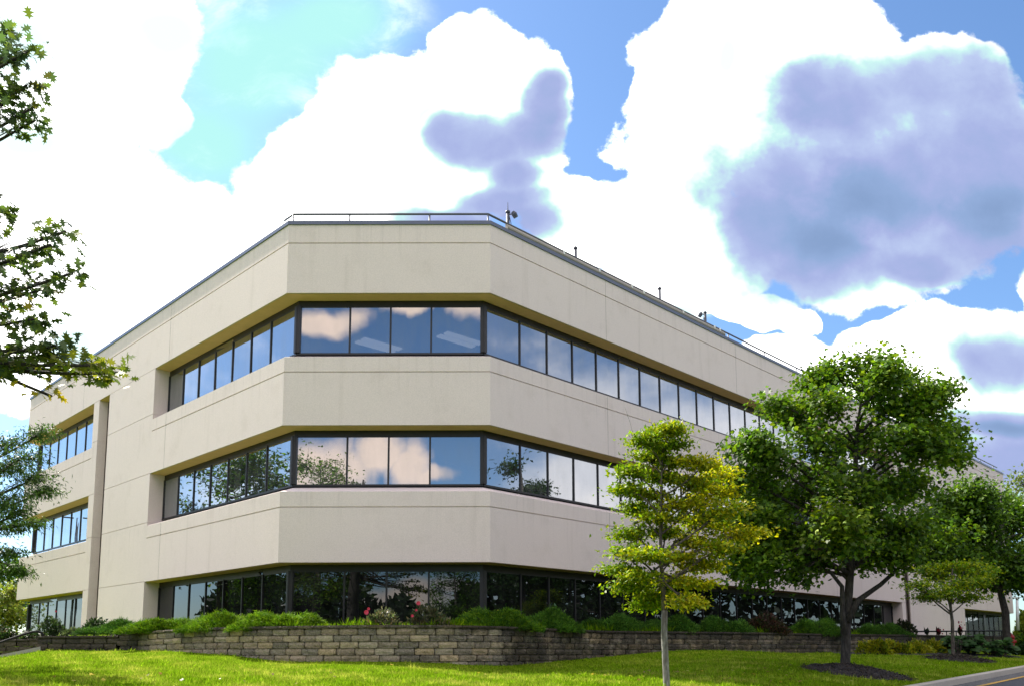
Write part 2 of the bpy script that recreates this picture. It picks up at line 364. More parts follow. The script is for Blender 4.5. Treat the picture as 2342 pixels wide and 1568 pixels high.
# ------------------------------------------------------------------ terrain
C0 = np.array([7.88, 17.0]); T = np.array([.675, .738]); T /= np.linalg.norm(T); NN = np.array([-T[1], T[0]])
def kerb_z(s): return -.75 + .0226 * np.clip(s, -40, 60)
WALL = [(-13.6, 24.4, .43), (-11.6, 24.0, .43), (-10.2, 23.3, .50), (-8.3, 21.75, .55), (-6.8, 20.75, .56), (-5.45, 20.1, .56), (-4.1, 19.6, .56), (-2.67, 19.4, .56), (-1.3, 19.75, .56), (-.36, 20.35, .555), (.40, 21.2, .55), (1.15, 22.3, .54),
        (2.05, 23.5, .53), (2.95, 24.4, .52), (4.6, 25.3, .52), (7.0, 26.6, .52), (9.25, 28.5, .52), (12.0, 30.9, .52), (14.6, 32.2, .52), (18, 34.8, .52), (24, 40.5, .52)]
WB = [-.02, .0, .0, -.04, -.12, -.25, -.26, -.27, -.32, -.37, -.36, -.31, -.25, -.19, -.06, -.06, -.17, -.12, -.10, -.02, .05]
ctrl = [(x, y, b) for (x, y, _), b in zip(WALL, WB)] + [(x, y - .9, b - (.13 if x < 6 else .05)) for (x, y, _), b in zip(WALL[3:15], WB[3:15])]
ctrl += [(-7, 14, -.62), (-2, 14, -.62), (2.5, 14, -.615), (-9, 17.5, -.36), (-3, 17, -.43), (2, 17.5, -.50), (5, 21.5, -.33), (5.4, 19, -.44), (6.6, 17.2, -.63), (7.4, 18.5, -.50), (8.6, 19, -.62), (9, 24, -.32), (13.6, 26, -.345), (11.5, 25.5, -.30), (14, 29.3, -.20), (17, 30, -.25),
         (-13, 18, -.35), (-17, 24, -.45), (-15.3, 25.0, -.35), (-19, 25.3, -.5), (-20, 30, .35), (-15, 27.5, .45), (-18, 34, .6), (-26, 45, .6), (-40, 60, 1.0), (20, 60, .6), (35, 80, .6), (-60, 30, .2), (-60, 100, 1), (60, 140, .5), (0, 160, 1), (-150, 0, -1.6), (-150, 150, 1.5), (0, 250, 1.5), (160, 200, 1),
         (-5, 23.5, .35), (0, 30, .35), (10, 40, .35), (-12, 33, .45)]
for s in (-40, -30, -22, -16, -11, -7, -3.5, 0, 3, 6, 10.8, 16, 24, 35, 50): p = C0 + s * T; ctrl.append((p[0], p[1], float(kerb_z(s))))
CT = np.array(ctrl, float)
def _phi(r): return np.where(r > 1e-9, r * r * np.log(np.maximum(r, 1e-9)), 0)
_n = len(CT); _K = _phi(np.linalg.norm(CT[:, None, :2] - CT[None, :, :2], axis=2)) + np.eye(_n) * .02
_P = np.c_[np.ones(_n), CT[:, :2]]; _A = np.block([[_K, _P], [_P.T, np.zeros((3, 3))]])
_W = np.linalg.solve(_A, np.r_[CT[:, 2], 0, 0, 0])
def gz(x, y):
    x = np.asarray(x, float); y = np.asarray(y, float); sh = x.shape; q = np.c_[x.ravel(), y.ravel()]
    z = _phi(np.linalg.norm(q[:, None] - CT[None, :, :2], axis=2)) @ _W[:_n] + _W[_n] + q @ _W[_n + 1:]
    return np.clip(z, -2.2, 2.5).reshape(sh)
def spaced(lo, a, b, step, hi, grow=1.35):
    v = list(np.arange(a, b + 1e-6, step)); d = step; x = v[-1]
    while x < hi: d *= grow; x += d; v.append(x)
    d = step; x = v[0]
    while x > lo: d *= grow; x -= d; v.insert(0, x)
    return np.array(v)
S = spaced(-1500, -22, 40, .4, 1500); Dp = spaced(-1, 0, 30, .4, 1500); Dp = Dp[Dp >= -1e-6]
Dn = -spaced(-1, .03, 12, 1.0, 1500); Dn = Dn[Dn < -.02]; Dall = np.r_[np.sort(Dn), Dp]
SS, DD = np.meshgrid(S, Dall, indexing='ij'); gx = C0[0] + SS * T[0] + DD * NN[0]; gy = C0[1] + SS * T[1] + DD * NN[1]
far = np.clip((np.hypot(gx, gy - 20) - 120) / 120, 0, 1)
gzv = np.where(DD >= -1e-6, np.where(DD < 1e-6, kerb_z(SS) - .015, gz(gx, gy)), kerb_z(SS) - .45) * (1 - far) + far * (-1.2)
def grid_faces(a, b):
    i, j = np.meshgrid(np.arange(a - 1), np.arange(b - 1), indexing='ij'); k = (i * b + j).ravel()
    return np.c_[k, k + b, k + b + 1, k + 1]
gf = grid_faces(*SS.shape)
tag(np_mesh('ground', np.c_[gx.ravel(), gy.ravel(), gzv.ravel()], gf, np.full(len(gf), 4), M['lawn'], smooth=True), 'mown green lawn rising from the kerb to the block wall', 'lawn', kind='structure')
# road, kerb and markings
def strip(name, d0, d1, z0, z1, m, s0=-60, s1=70, st=1.0, extra=None):
    s = np.arange(s0, s1 + .01, st); V = []
    for d, z in ((d0, z0), (d1, z1)): V.append(np.c_[C0[0] + s * T[0] + d * NN[0], C0[1] + s * T[1] + d * NN[1], kerb_z(s) + z])
    n_ = len(s); V = np.concatenate(V); k = np.arange(n_ - 1); fc = np.c_[k, k + 1, k + 1 + n_, k + n_]
    return np_mesh(name, V, fc, np.full(len(fc), 4), m)
tag(strip('road', -.10, -14, -.13, -.32, M['asphalt'], -80, 90), 'dark asphalt road beyond the kerb', 'road', kind='structure')
mb = MB()
prof = [(.02, -.3), (.02, -.012), (0, 0), (-.12, 0), (-.15, -.02), (-.17, -.3)]
ss = np.arange(-60, 70.1, 1.5)
for a, b in zip(ss[:-1], ss[1:]):
    b2 = b - .012; k = len(mb.v)
    for s in (a, b2):
        for (d, z) in prof: mb.v.append((C0[0] + s * T[0] + d * NN[0], C0[1] + s * T[1] + d * NN[1], float(kerb_z(s)) + z + .012))
    m_ = len(prof)
    for j in range(m_): mb.f.append((k + j, k + m_ + j, k + m_ + (j + 1) % m_, k + (j + 1) % m_))
    mb.f.append(tuple(k + j for j in range(m_))); mb.f.append(tuple(k + m_ + j for j in range(m_)))
tag(mb.build('kerb', M['kerb']), 'pale concrete kerb between the lawn and the road', 'kerb', kind='structure')
tag(strip('yellow_line', -.62, -.73, -.128, -.1295, M['yellow'], -60, 70), 'yellow painted line along the road edge', 'road marking', kind='structure')
mb = MB()
for s in np.arange(-12, 30, .42):
    q = []
    for (ds, d) in ((0, -.19), (.11, -.19), (.66, -.60), (.55, -.60)):
        q.append((C0[0] + (s + ds) * T[0] + d * NN[0], C0[1] + (s + ds) * T[1] + d * NN[1], float(kerb_z(s + ds)) - .13 + .0137 * (d + .1) + .004))
    mb.add(q, [(0, 1, 2, 3)])
tag(mb.build('hatch_marking', M['white_worn']), 'worn white hatch stripes between the kerb and the yellow line', 'road marking', kind='structure')

# ------------------------------------------------------------------ leaves, tubes, trees
TPL = {
 'simple': np.array([(0, 0, 0), (.30, .42, .10), (0, 1, -.05), (-.30, .42, .10)]),
 'narrow': np.array([(0, 0, 0), (.14, .45, .04), (0, 1, -.1), (-.14, .45, .04)]),
 'blade': np.array([(-.10, 0, 0), (.10, 0, 0), (0, 1, .25)]),
 'maple': np.array([(0, 0, 0), (.28, .12, .04), (.55, .45, .0), (.27, .55, .06), (0, 1.0, -.06), (-.27, .55, .06), (-.55, .45, .0), (-.28, .12, .04)]),
 'oak': np.array([(0, 0, 0), (.10, .20, .02), (.36, .22, 0), (.13, .38, .03), (.46, .56, -.02), (.15, .62, .03), (.30, .84, 0), (.08, .80, .02), (0, 1.05, -.05), (-.08, .80, .02), (-.30, .84, 0), (-.15, .62, .03), (-.46, .56, -.02), (-.13, .38, .03), (-.36, .22, 0), (-.10, .20, .02)]),
 'broad': np.array([(0, 0, 0), (.25, .10, .03), (.42, .40, .08), (.25, .78, .03), (0, 1.0, -.12), (-.25, .78, .03), (-.42, .40, .08), (-.25, .10, .03)]),
}
def leaves(name, pos, dirs, nrm, size, tint, tpl, m, parent=None):
    """pos (n,3), dirs = blade direction, nrm = approximate normal, size (n,), tint (n,3)"""
    t = TPL[tpl]; n_ = len(pos); k = len(t)
    d = dirs / np.maximum(np.linalg.norm(dirs, axis=1, keepdims=True), 1e-6)
    w = np.cross(d, nrm); w /= np.maximum(np.linalg.norm(w, axis=1, keepdims=True), 1e-6); nn = np.cross(w, d)
    V = pos[:, None] + size[:, None, None] * (t[None, :, :1] * w[:, None] + t[None, :, 1:2] * d[:, None] + t[None, :, 2:] * nn[:, None])
    idx = np.arange(n_ * k)
    return np_mesh(name, V.reshape(-1, 3), idx, np.full(n_, k), m, parent, np.repeat(tint, k, axis=0))
def rand_unit(n_): v = rng.normal(size=(n_, 3)); return v / np.linalg.norm(v, axis=1, keepdims=True)
def curve(a, b, bend, n_=6):
    a, b = Vector(a), Vector(b); c = (a + b) / 2 + Vector(bend); return [(1 - t) ** 2 * a + 2 * t * (1 - t) * c + t * t * b for t in [i / (n_ - 1) for i in range(n_)]]
def palette(cols, n_, jitter=.25):
    cols = np.array(cols, float); i = rng.integers(0, len(cols), n_); j = rng.integers(0, len(cols), n_); f = rng.random((n_, 1))
    c = cols[i] * f + cols[j] * (1 - f); return c * (1 + jitter * rng.normal(size=(n_, 1))).clip(.45, 1.7)
def tree(name, label, base, trunk, lobes, leaf=('simple', .1), cols=None, tips=10, per=40, spread=.22, bark_m='bark', leader=None, flat=1.0, droop=.3, group=None, twig_r=.012, tri=8, surf=.45, cat='tree', limb_k=.5, lobe_cols=None, limb=True, lo=.45, limb_s=1.0, limb_m=None, extra=(), arch=None):
    """trunk: list of (x,y,z,r) in world; lobes: list of (x,y,z,rx,ry,rz[,weight])"""
    root = empty(name, base, label, cat, group)
    mt = MB(); mb = MB() if limb_m else mt; ld = leader if leader else len(trunk) - 1
    mt.tube([t[:3] for t in trunk[:ld + 1]], [t[3] for t in trunk[:ld + 1]], tri + 3)
    if leader: mb.tube([t[:3] for t in trunk[ld:]], [t[3] for t in trunk[ld:]], tri + 1)
    for ex in extra: mt.tube([t[:3] for t in ex], [t[3] for t in ex], tri + 1)
    tp = [Vector(t[:3]) for t in trunk]; tr = [t[3] for t in trunk]
    PO, DI, NO, SZ, TI = [], [], [], [], []
    for li, L in enumerate(lobes):
        c = Vector(L[:3]); r = Vector(L[3:6]); wgt = L[6] if len(L) > 6 else 1.0
        zs = [p.z for p in tp]; hz = c.z - limb_k * math.hypot(c.x - tp[-1].x, c.y - tp[-1].y) * .9 - .1
        hz = min(max(hz, zs[0] + lo * (zs[-1] - zs[0]) + rng.random() * .12 * (zs[-1] - zs[0])), zs[-1])
        k = max(i for i in range(len(zs)) if zs[i] <= hz + 1e-6); k = min(k, len(zs) - 2)
        f = (hz - zs[k]) / max(zs[k + 1] - zs[k], 1e-6); st = tp[k].lerp(tp[k + 1], min(max(f, 0), 1)); r0 = (tr[k] * (1 - f) + tr[k + 1] * f)
        cl = curve(st, c, (rng.normal() * .08, rng.normal() * .08, (-.12 * flat if arch is None else arch) * (c - st).length + .05), 7)
        rr = min(r0 * .6, (.012 + .014 * (c - st).length) * limb_s)
        if limb: mb.tube(cl, [rr * (1 - .72 * i / 6) + .004 for i in range(7)], tri)
        nt = max(2, int(tips * wgt))
        for q in range(nt):
            v = rand_unit(1)[0] * (rng.random() ** surf); tip = c + Vector((v[0] * r.x, v[1] * r.y, v[2] * r.z))
            b0 = cl[rng.integers(3, 7)]
            tw = curve(b0, tip, (0, 0, .12 * (tip - b0).length), 4)
            mb.tube(tw, [twig_r, twig_r * .8, twig_r * .55, twig_r * .3], 4, False)
            m_ = max(4, int(per * (.6 + .8 * rng.random())))
            tt = .45 + .6 * rng.random(m_); a = np.array(b0); e = np.array(tip)
            p = a + (e - a) * tt[:, None] + rng.normal(size=(m_, 3)) * spread * np.array([1, 1, .55 * flat + .1])
            out = (p - np.array(tp[len(tp) // 2])); out[:, 2] *= .3; out /= np.maximum(np.linalg.norm(out, axis=1, keepdims=True), 1e-3)
            dd = out * .7 + rng.normal(size=(m_, 3)) * .7; dd[:, 2] -= droop
            nn = rng.normal(size=(m_, 3)) * .55; nn[:, 2] += 1.0; nn += out * .35
            PO.append(p); DI.append(dd); NO.append(nn); SZ.append(leaf[1] * (.65 + .6 * rng.random(m_)))
            cc = lobe_cols[li] if lobe_cols and lobe_cols[li] is not None else cols
            TI.append(palette(cc, m_) * (1 + .16 * rng.normal()))
    leaves('crown', np.concatenate(PO), np.concatenate(DI), np.concatenate(NO), np.concatenate(SZ), np.clip(np.concatenate(TI), .004, .9), leaf[0], M['leaf'], root)
    mt.build('trunk', M[bark_m], root, True)
    if limb_m: mb.build('branches', M[limb_m], root, True)
    return root
# ------------------------------------------------------------------ the office building
A = np.array([-6.4345, 23.2692]); Wc = 5.8855; B = A + [Wc, 0]; q2 = math.sqrt(.5)
LEND, REND = 24.41, 50.62
P0 = A + LEND * np.array([-q2, q2]); RE = B + REND * np.array([q2, q2]); L2 = P0 + [0, Wc]; R2 = RE + [0, Wc]
a_ = ((R2[0] - L2[0]) + (R2[1] - L2[1])) / 2; BK = L2 + [a_, a_]
OUT = [L2, P0, A, B, RE, R2, BK]
def seg_n(p, q): d = (q - p) / np.linalg.norm(q - p); return np.array([-d[1], d[0]])     # inward normal
def mitre(i):
    n1 = seg_n(OUT[i - 1], OUT[i]); n2 = seg_n(OUT[i], OUT[(i + 1) % 7]); b = n1 + n2; return b / (1 + n1 @ n2)
CUM = np.r_[0, np.cumsum([np.linalg.norm(OUT[i + 1] - OUT[i]) for i in range(5)])]
def sL(t): return CUM[2] - t
def sR(t): return CUM[3] + t
def plan(sa, sb):
    res = []
    def pt(s):
        i = min(max(np.searchsorted(CUM, s, 'right') - 1, 0), 4); f = (s - CUM[i]) / (CUM[i + 1] - CUM[i]); return OUT[i] + (OUT[i + 1] - OUT[i]) * f, seg_n(OUT[i], OUT[i + 1])
    res.append(pt(sa))
    for i in range(1, 5):
        if sa + 1e-6 < CUM[i] < sb - 1e-6: res.append((OUT[i], mitre(i)))
    res.append(pt(sb - 1e-9)); return res
FULL = [(OUT[i], mitre(i)) for i in range(7)]
bld = empty('office_building', (float((A + B)[0] / 2), float(A[1]), .4), 'three storey beige concrete office building with angled corner and dark ribbon windows', 'building')
PT, PG, PB, H_, SP, GS = 12.334, 11.722, 10.204, 3.9, 1.997, .445
B2, B3 = 2.404, 6.304; FLOOR = .42
G = .017
def groove(z): return [(0, z - G), (.03, z - G), (.03, z + G), (0, z + G)]
mb = MB(); mb.extrude(FULL, [(0, PB)] + groove(PG) + [(0, PT), (.35, PT), (.35, PB + .3), (.12, PB)], True)
mb.build('parapet', M['concrete'], bld)
mb = MB(); mb.extrude(FULL, [(-.035, PT - .05), (-.035, PT + .06), (.40, PT + .075), (.40, PT + .002), (-.003, PT + .002), (-.003, PT - .05)], True)
mb.build('coping', M['coping'], bld)
W_IN = .53; RISE = .24
BANDS = [(0.0, sL(15.345)), (sL(9.18), sR(30.06)), (sR(40.13), CUM[5])]
for (sa, sb) in BANDS:
    for zb in (B2, B3):
        mb = MB(); zt = zb + SP
        mb.extrude(plan(sa, sb), [(0, zb)] + groove(zt - GS) + [(0, zt), (.02, zt + .012), (W_IN + .1, zt + RISE), (W_IN + .1, zb + .3), (.12, zb)])
        mb.build('spandrel', M['concrete'], bld)
    for zb in (B2, B3, PB):
        mb = MB(); mb.extrude(plan(sa + .01, sb - .01), [(.035, zb - .014), (W_IN + .25, zb - .014), (W_IN + .25, zb + .05), (.125, zb + .05)])
        mb.build('soffit', M['soffit'], bld)
# solid panels with open joints, fins and the recessed slots
def panel(sa, sb, depth, name, joints, z1):
    mb = MB(); zs = [-.1] + joints + [z1]
    for a, b in zip(zs[:-1], zs[1:]):
        mb.extrude(plan(sa, sb), [(0, a + .009), (0, b - .009), (depth, b - .009), (depth, a + .009)])
    mb.extrude(plan(sa + .02, sb - .02), [(.03, -.1), (.03, z1 - .02), (depth - .02, z1 - .02), (depth - .02, -.1)])
    return mb.build(name, M['concrete'], bld)
J = [B2, 4.52, B3, 8.50]
panel(sL(13.605), sL(9.182), 1.2, 'wall_panel', J, PB - .004)
panel(sL(15.343), sL(14.734), 1.2, 'pilaster', J, PB - .004)
panel(sR(30.062), sR(30.562), 1.2, 'pilaster', J, PB - .004)
panel(sR(31.232), sR(40.128), 1.2, 'wall_panel', J, PB - .004)
for (sa, sb) in ((sL(14.73), sL(13.61)), (sR(30.566), sR(31.228))):
    mb = MB(); mb.extrude(plan(sa, sb), [(.34, -.1), (.34, PB), (.5, PB), (.5, -.1)]); mb.build('slot_panel', M['brown'], bld)
    mb = MB(); mb.extrude(plan(sa + .004, sb - .004), [(.012, PB - .02), (.34, PB - .02), (.34, PB + .05), (.125, PB + .05)]); mb.build('soffit', M['soffit'], bld)
mb = MB(); p, nv = plan(sR(31.14), sR(31.5))[0]; p = p + nv * .08
mb.tube([(p[0], p[1], z) for z in (.4, 4, 8, 10.1)], .06, 10)
for z in (1.2, 3.6, 6., 8.4): mb.box((p[0], p[1], z), (.16, .16, .05), R(45))
mb.build('downspout', M['brown'], bld)
# glazing
GL = [(OUT[i] + mitre(i) * W_IN, mitre(i)) for i in range(7)]
def gpt(seg, t):
    """point on the glass line: seg index, distance from its first corner"""
    p, q = GL[seg][0], GL[seg + 1][0]; d = (q - p) / np.linalg.norm(q - p); return p + d * t, d, seg_n(p, q)
def glen(seg): return np.linalg.norm(GL[seg + 1][0] - GL[seg][0])
def wave(a, n, first=None, last=None): pass
def window(seg, t0, t1, divs, z0, z1, merged_from=None, corner0=False, corner1=False):
    mb = MB(); fd = .10
    p0, d, nv = gpt(seg, 0); rz = math.atan2(d[1], d[0])
    def bar(ta, tb, za, zb, off=0., th=fd):
        c = p0 + d * (ta + tb) / 2 + nv * off; mb.box((c[0], c[1], (za + zb) / 2), (tb - ta, th, zb - za), rz)
    bar(t0, t1, z1 - .22, z1 - .002, .03, .05); bar(t0, t1, z0, z0 + .06, .0, .06)  # head bar made taller to imitate the dark reflection of the soffit
    for k, t in enumerate(divs):
        w = .024
        if (k == 0 and corner0) or (k == len(divs) - 1 and corner1): w = .085
        ta, tb = max(t - w, t0 - .05), min(t + w, t1 + .05)
        if k == 0 and not corner0: ta, tb = t0, t0 + .05
        if k == len(divs) - 1 and not corner1: ta, tb = t1 - .05, t1
        bar(ta, tb, z0 + .061, z1 - .191, -.012 if w > .05 else .0, fd + .03 if w > .05 else .045)
    fr = mb.build('window', M['bronze'], bld)
    V = []; 
    for k in range(len(divs) - 1):
        a, b = divs[k] + .02, divs[k + 1] - .02; tilt, yawp = rng.normal() * .0022, rng.normal() * .0022
        q = []
        for (t, z, sx, sz) in ((a, z0 + .05, -1, -1), (b, z0 + .05, 1, -1), (b, z1 - .09, 1, 1), (a, z1 - .09, -1, 1)):
            c = p0 + d * t + nv * (.01 + sx * yawp * (b - a) / 2 + sz * tilt * (z1 - z0) / 2); q.append((c[0], c[1], z))
        V.append(q)
    last = None
    for k, q in enumerate(V):
        if merged_from is None or k < merged_from:
            m_ = MB(); m_.add(q, [(0, 1, 2, 3)]); m_.build('pane', M['dark_glass' if z0 < 1 else 'glass'], fr, fix=False)
        else:
            last = last or MB(); last.add(q, [(0, 1, 2, 3)])
    if last: last.build('pane', M['dark_glass' if z0 < 1 else 'glass'], fr, fix=False)
off = W_IN * math.tan(R(22.5))
LV = [(FLOOR, B2), (B2 + SP + RISE, B3), (B3 + SP + RISE, PB)]
for (z0, z1) in LV:
    Lc = glen(2); w1 = 1.53 * Lc / 5.45; w2 = (Lc - 2 * w1) / 2
    window(2, 0, Lc, [0, w1, w1 + w2, w1 + 2 * w2, Lc], z0, z1, None, True, True)
    # left main band : measured back from A
    La = glen(1); tA = La; dv = [La, La - 1.56]; st = (9.18 - off - 1.56) / 6
    dv += [La - 1.56 - st * (i + 1) for i in range(6)]; dv = sorted(dv)
    window(1, dv[0], La, dv, z0, z1, None, False, True)
    # left corner section
    e = LEND - 15.345 - off; c6 = [0, 1.53] + [1.53 + (e - 1.53) / 6 * (i + 1) for i in range(6)]
    window(1, 0, e, c6, z0, z1, 0, True, False)
    window(0, 0, glen(0), [0, 1.4, 2.8, 4.1, glen(0)], z0, z1, 0, True, True)
    # right main band
    e = 30.06 - off; n_ = 23; st = (e - 1.53) / n_; dv = [0, 1.53] + [1.53 + st * (i + 1) for i in range(n_)]
    window(3, 0, e, dv, z0, z1, 17 if z0 < 4 or z0 > 8 else 10, True, False)
    Lr = glen(3); s0 = 40.13 - off; n_ = 8; st = (Lr - s0 - 1.53) / n_; dv = [s0 + st * i for i in range(n_ + 1)] + [Lr]
    window(3, s0, Lr, dv, z0, z1, 0, False, True)
    window(4, 0, glen(4), [0, 1.4, 2.8, 4.1, glen(4)], z0, z1, 0, True, True)
# rooms behind the glass
def ring(i, z): return [tuple(OUT[k] + mitre(k) * i) + (z,) for k in range(7)]
def slab(name, i, z0, z1, m):
    mb = MB(); mb.add(ring(i, z0) + ring(i, z1), [tuple(reversed(range(7))), tuple(range(7, 14))] + [(k, (k + 1) % 7, 7 + (k + 1) % 7, 7 + k) for k in range(7)]); return mb.build(name, m, bld)
slab('floor_slab', W_IN + .13, B2 + .55, B2 + SP + .1, M['ceiling']); slab('floor_slab', W_IN + .13, B3 + .55, B3 + SP + .1, M['ceiling'])
slab('floor_slab', W_IN + .13, PB + .1, PB + .5, M['ceiling']); slab('floor_slab', W_IN + .13, FLOOR - .5, FLOOR - .02, M['dark_room'])
slab('roof', .36, PT - .55, PT - .3, M['roofing'])
mb = MB()
mb.extrude([(OUT[i], mitre(i)) for i in range(7)], [(6.5, FLOOR), (6.5, PB), (6.7, PB), (6.7, FLOOR)], True); mb.build('inner_wall', M['dark_room'], bld)
for (px, py) in ((866, 790), (1052, 777)):
    z = PB + .06; d = ray(px, py); p = d * (z / d.z)
    mb = MB()
    for o_ in (-.16, .16): mb.box((p.x + o_ * .8, p.y - o_ * .8, z), (.24, 1.5, .05), R(-48))
    mb.build('ceiling_light', M['tube'], bld)
M['sealant'] = simple('sealant', (.20, .185, .165), .8)
for s_, segs in ((sL(8.02), ((PB, PT - .06), (B3, B3 + SP), (B2, B2 + SP))), (sL(16.68), ((PB, PT - .06),)), (sR(5.35), ((PB, PT - .06), (B3, B3 + SP), (B2, B2 + SP))), (sR(13.76), ((PB, PT - .06), (B3, B3 + SP), (B2, B2 + SP))), (sR(22.2), ((PB, PT - .06), (B3, B3 + SP), (B2, B2 + SP))), (sR(31.2), ((PB, PT - .06),)), (sR(40.1), ((PB, PT - .06),))):
    for z0, z1 in segs:
        mb = MB(); mb.extrude(plan(s_ - .005, s_ + .005), [(-.002, z0 + .01), (-.002, z1 - .01), (.05, z1 - .01), (.05, z0 + .01)]); mb.build('panel_joint', M['sealant'], bld)

# small square wall lamp on the left fin
p, nv = plan(sL(14.70), sL(14))[0]
mb = MB(); c = p + nv * .17 + np.array([q2, -q2]) * .08; mb.box((c[0], c[1], 1.05), (.14, .16, .24), R(-45)); mb.box((c[0] + .05, c[1] - .05, .95), (.1, .14, .06), R(-45)); mb.build('wall_lamp', M['black_metal'], bld)
# roof railing, screen and masts
rl = empty('roof_railing', (float(A[0] + .6), float(A[1] + .6), PT), 'thin grey pipe railing running along the roof edge', 'railing')
IN = .18; RT = PT + .375
rp = [OUT[1] * .0 + (A + mitre(2) * IN) + np.array([-q2, q2]) * .5, A + mitre(2) * IN, B + mitre(3) * IN, RE + mitre(4) * IN + np.array([-q2, -q2]) * .6]
mb = MB(); mb.tube([(p[0], p[1], RT) for p in rp], .034, 8); mb.build('top_rail', M['rail'], rl, True)
def mid(a, b, f): return a + (b - a) * f
posts = [mid(rp[1], rp[2], f) for f in (0, .29, .70, 1)] + [mid(rp[2], rp[3], (1.7 + 3.0 * i) / (REND)) for i in range(1, 17)]
for p in posts:
    mb = MB(); mb.tube([(p[0], p[1], PT - .3), (p[0], p[1], RT)], .025, 8); mb.box((p[0], p[1], PT + .085), (.12, .12, .02)); mb.build('post', M['rail'], rl, True)
nR = seg_n(B, RE); tR = np.array([q2, q2])
sc = empty('roof_screen', tuple(B + tR * .7) + (PT + .1,), 'long low beige screen behind the railing on the right roof edge', 'screen')
def rpt(t, i, z): p = B + tR * t + nR * i; return (p[0], p[1], z)
mb = MB(); pl = [(B + tR * .75, nR), (B + tR * 13.1, nR)]
mb.extrude(pl, [(.06, PT + .10), (.03, PT + .15), (.03, PT + .19), (.09, PT + .29), (.14, PT + .29), (.14, PT + .10)]); mb.build('screen_panel', M['screen'], sc)
for t in (3.3, 5.1, 6.9, 7.6, 10.1, 12.3, 12.7):
    mb = MB(); mb.box(rpt(t, .035, PT + .25), (.05, .04, .14), R(45)); mb.build('bracket', M['clip'], sc)
def mast(t, top, side, label):
    m0 = empty('antenna_mast', rpt(t, 1.0, PT + .1), label, 'mast', 'masts standing on the roof')
    mb = MB(); mb.tube([rpt(t, 1., PT - .3), rpt(t, 1., top - .35)], .055, 8); mb.tube([rpt(t, 1., top - .36), rpt(t, 1., top - .30)], .075, 8); mb.build('pole', M['mast'], m0, True)
    mb = MB(); mb.tube([rpt(t, 1., top - .30), rpt(t, 1., top)], [.016, .008], 6); mb.build('rod', M['mast'], m0)
    if side:
        mb = MB(); x, y, z = rpt(t, 1., top - .42)
        mb.tube([(x, y, z), (x + side * .16, y, z + .03)], .02, 6)
        mb.tube([(x + side * .15, y - .06, z + .07), (x + side * .20, y - .04, z), (x + side * .26, y - .0, z - .10)], [.05, .09, .075], 12)
        mb.build('floodlight', M['mast'], m0)
        mb = MB(); mb.tube([(x + side * .04, y, z - .03), (x + side * .10, y, z - .30), (x + side * .05, y, z - .62)], .012, 6); mb.build('cable', M['mast'], m0)
mast(1.72, 14.05, 1, 'dark roof mast with floodlight, nearest the building corner'); mast(5.0, 13.99, 0, 'second roof mast from the corner, bare pole and rod')
mast(9.97, 14.09, 0, 'third roof mast from the corner, bare pole and rod'); mast(13.2, 14.06, -1, 'roof mast with floodlight at the far end of the beige screen')
m0 = empty('lightning_rod', tuple(A + np.array([-q2, q2]) * 4.6 + np.array([q2, q2]) * .3) + (PT,), 'tiny dark rod on the left roof edge', 'rod')
mb = MB(); x, y, z = m0.location; mb.tube([(x, y, z), (x, y, z + .28)], [.03, .012], 6); mb.box((x, y, z + .11), (.12, .12, .07)); mb.build('rod', M['mast'], m0)

# ------------------------------------------------------------------ block retaining wall
def wall_path(W):
    P = np.array([w[:2] for w in W]); 
    # smooth (Catmull-Rom) and resample
    out = []
    for i in range(len(W) - 1):
        p = [np.array(W[min(max(i + k, 0), len(W) - 1)]) for k in (-1, 0, 1, 2)]
        for t in np.arange(0, 1, .1):
            out.append(.5 * ((2 * p[1]) + (-p[0] + p[2]) * t + (2 * p[0] - 5 * p[1] + 4 * p[2] - p[3]) * t * t + (-p[0] + 3 * p[1] - 3 * p[2] + p[3]) * t ** 3))
    out.append(np.array(W[-1])); out = np.array(out)
    L = np.r_[0, np.cumsum(np.linalg.norm(np.diff(out[:, :2], axis=0), axis=1))]
    return out, L
WP, WL = wall_path(WALL)
def wat(l):
    p = np.array([np.interp(l, WL, WP[:, k]) for k in range(3)]); q = np.array([np.interp(l + .05, WL, WP[:, k]) for k in range(2)]); r = np.array([np.interp(l - .05, WL, WP[:, k]) for k in range(2)])
    d = q - r; d /= np.linalg.norm(d); return p, d, np.array([d[1], -d[0]])       # point, along, outward (towards the lawn)
BROWNS = np.array([(.25, .20, .145), (.30, .24, .165), (.20, .165, .13), (.26, .22, .17), (.34, .255, .165), (.16, .135, .11), (.12, .105, .09), (.22, .17, .13)])
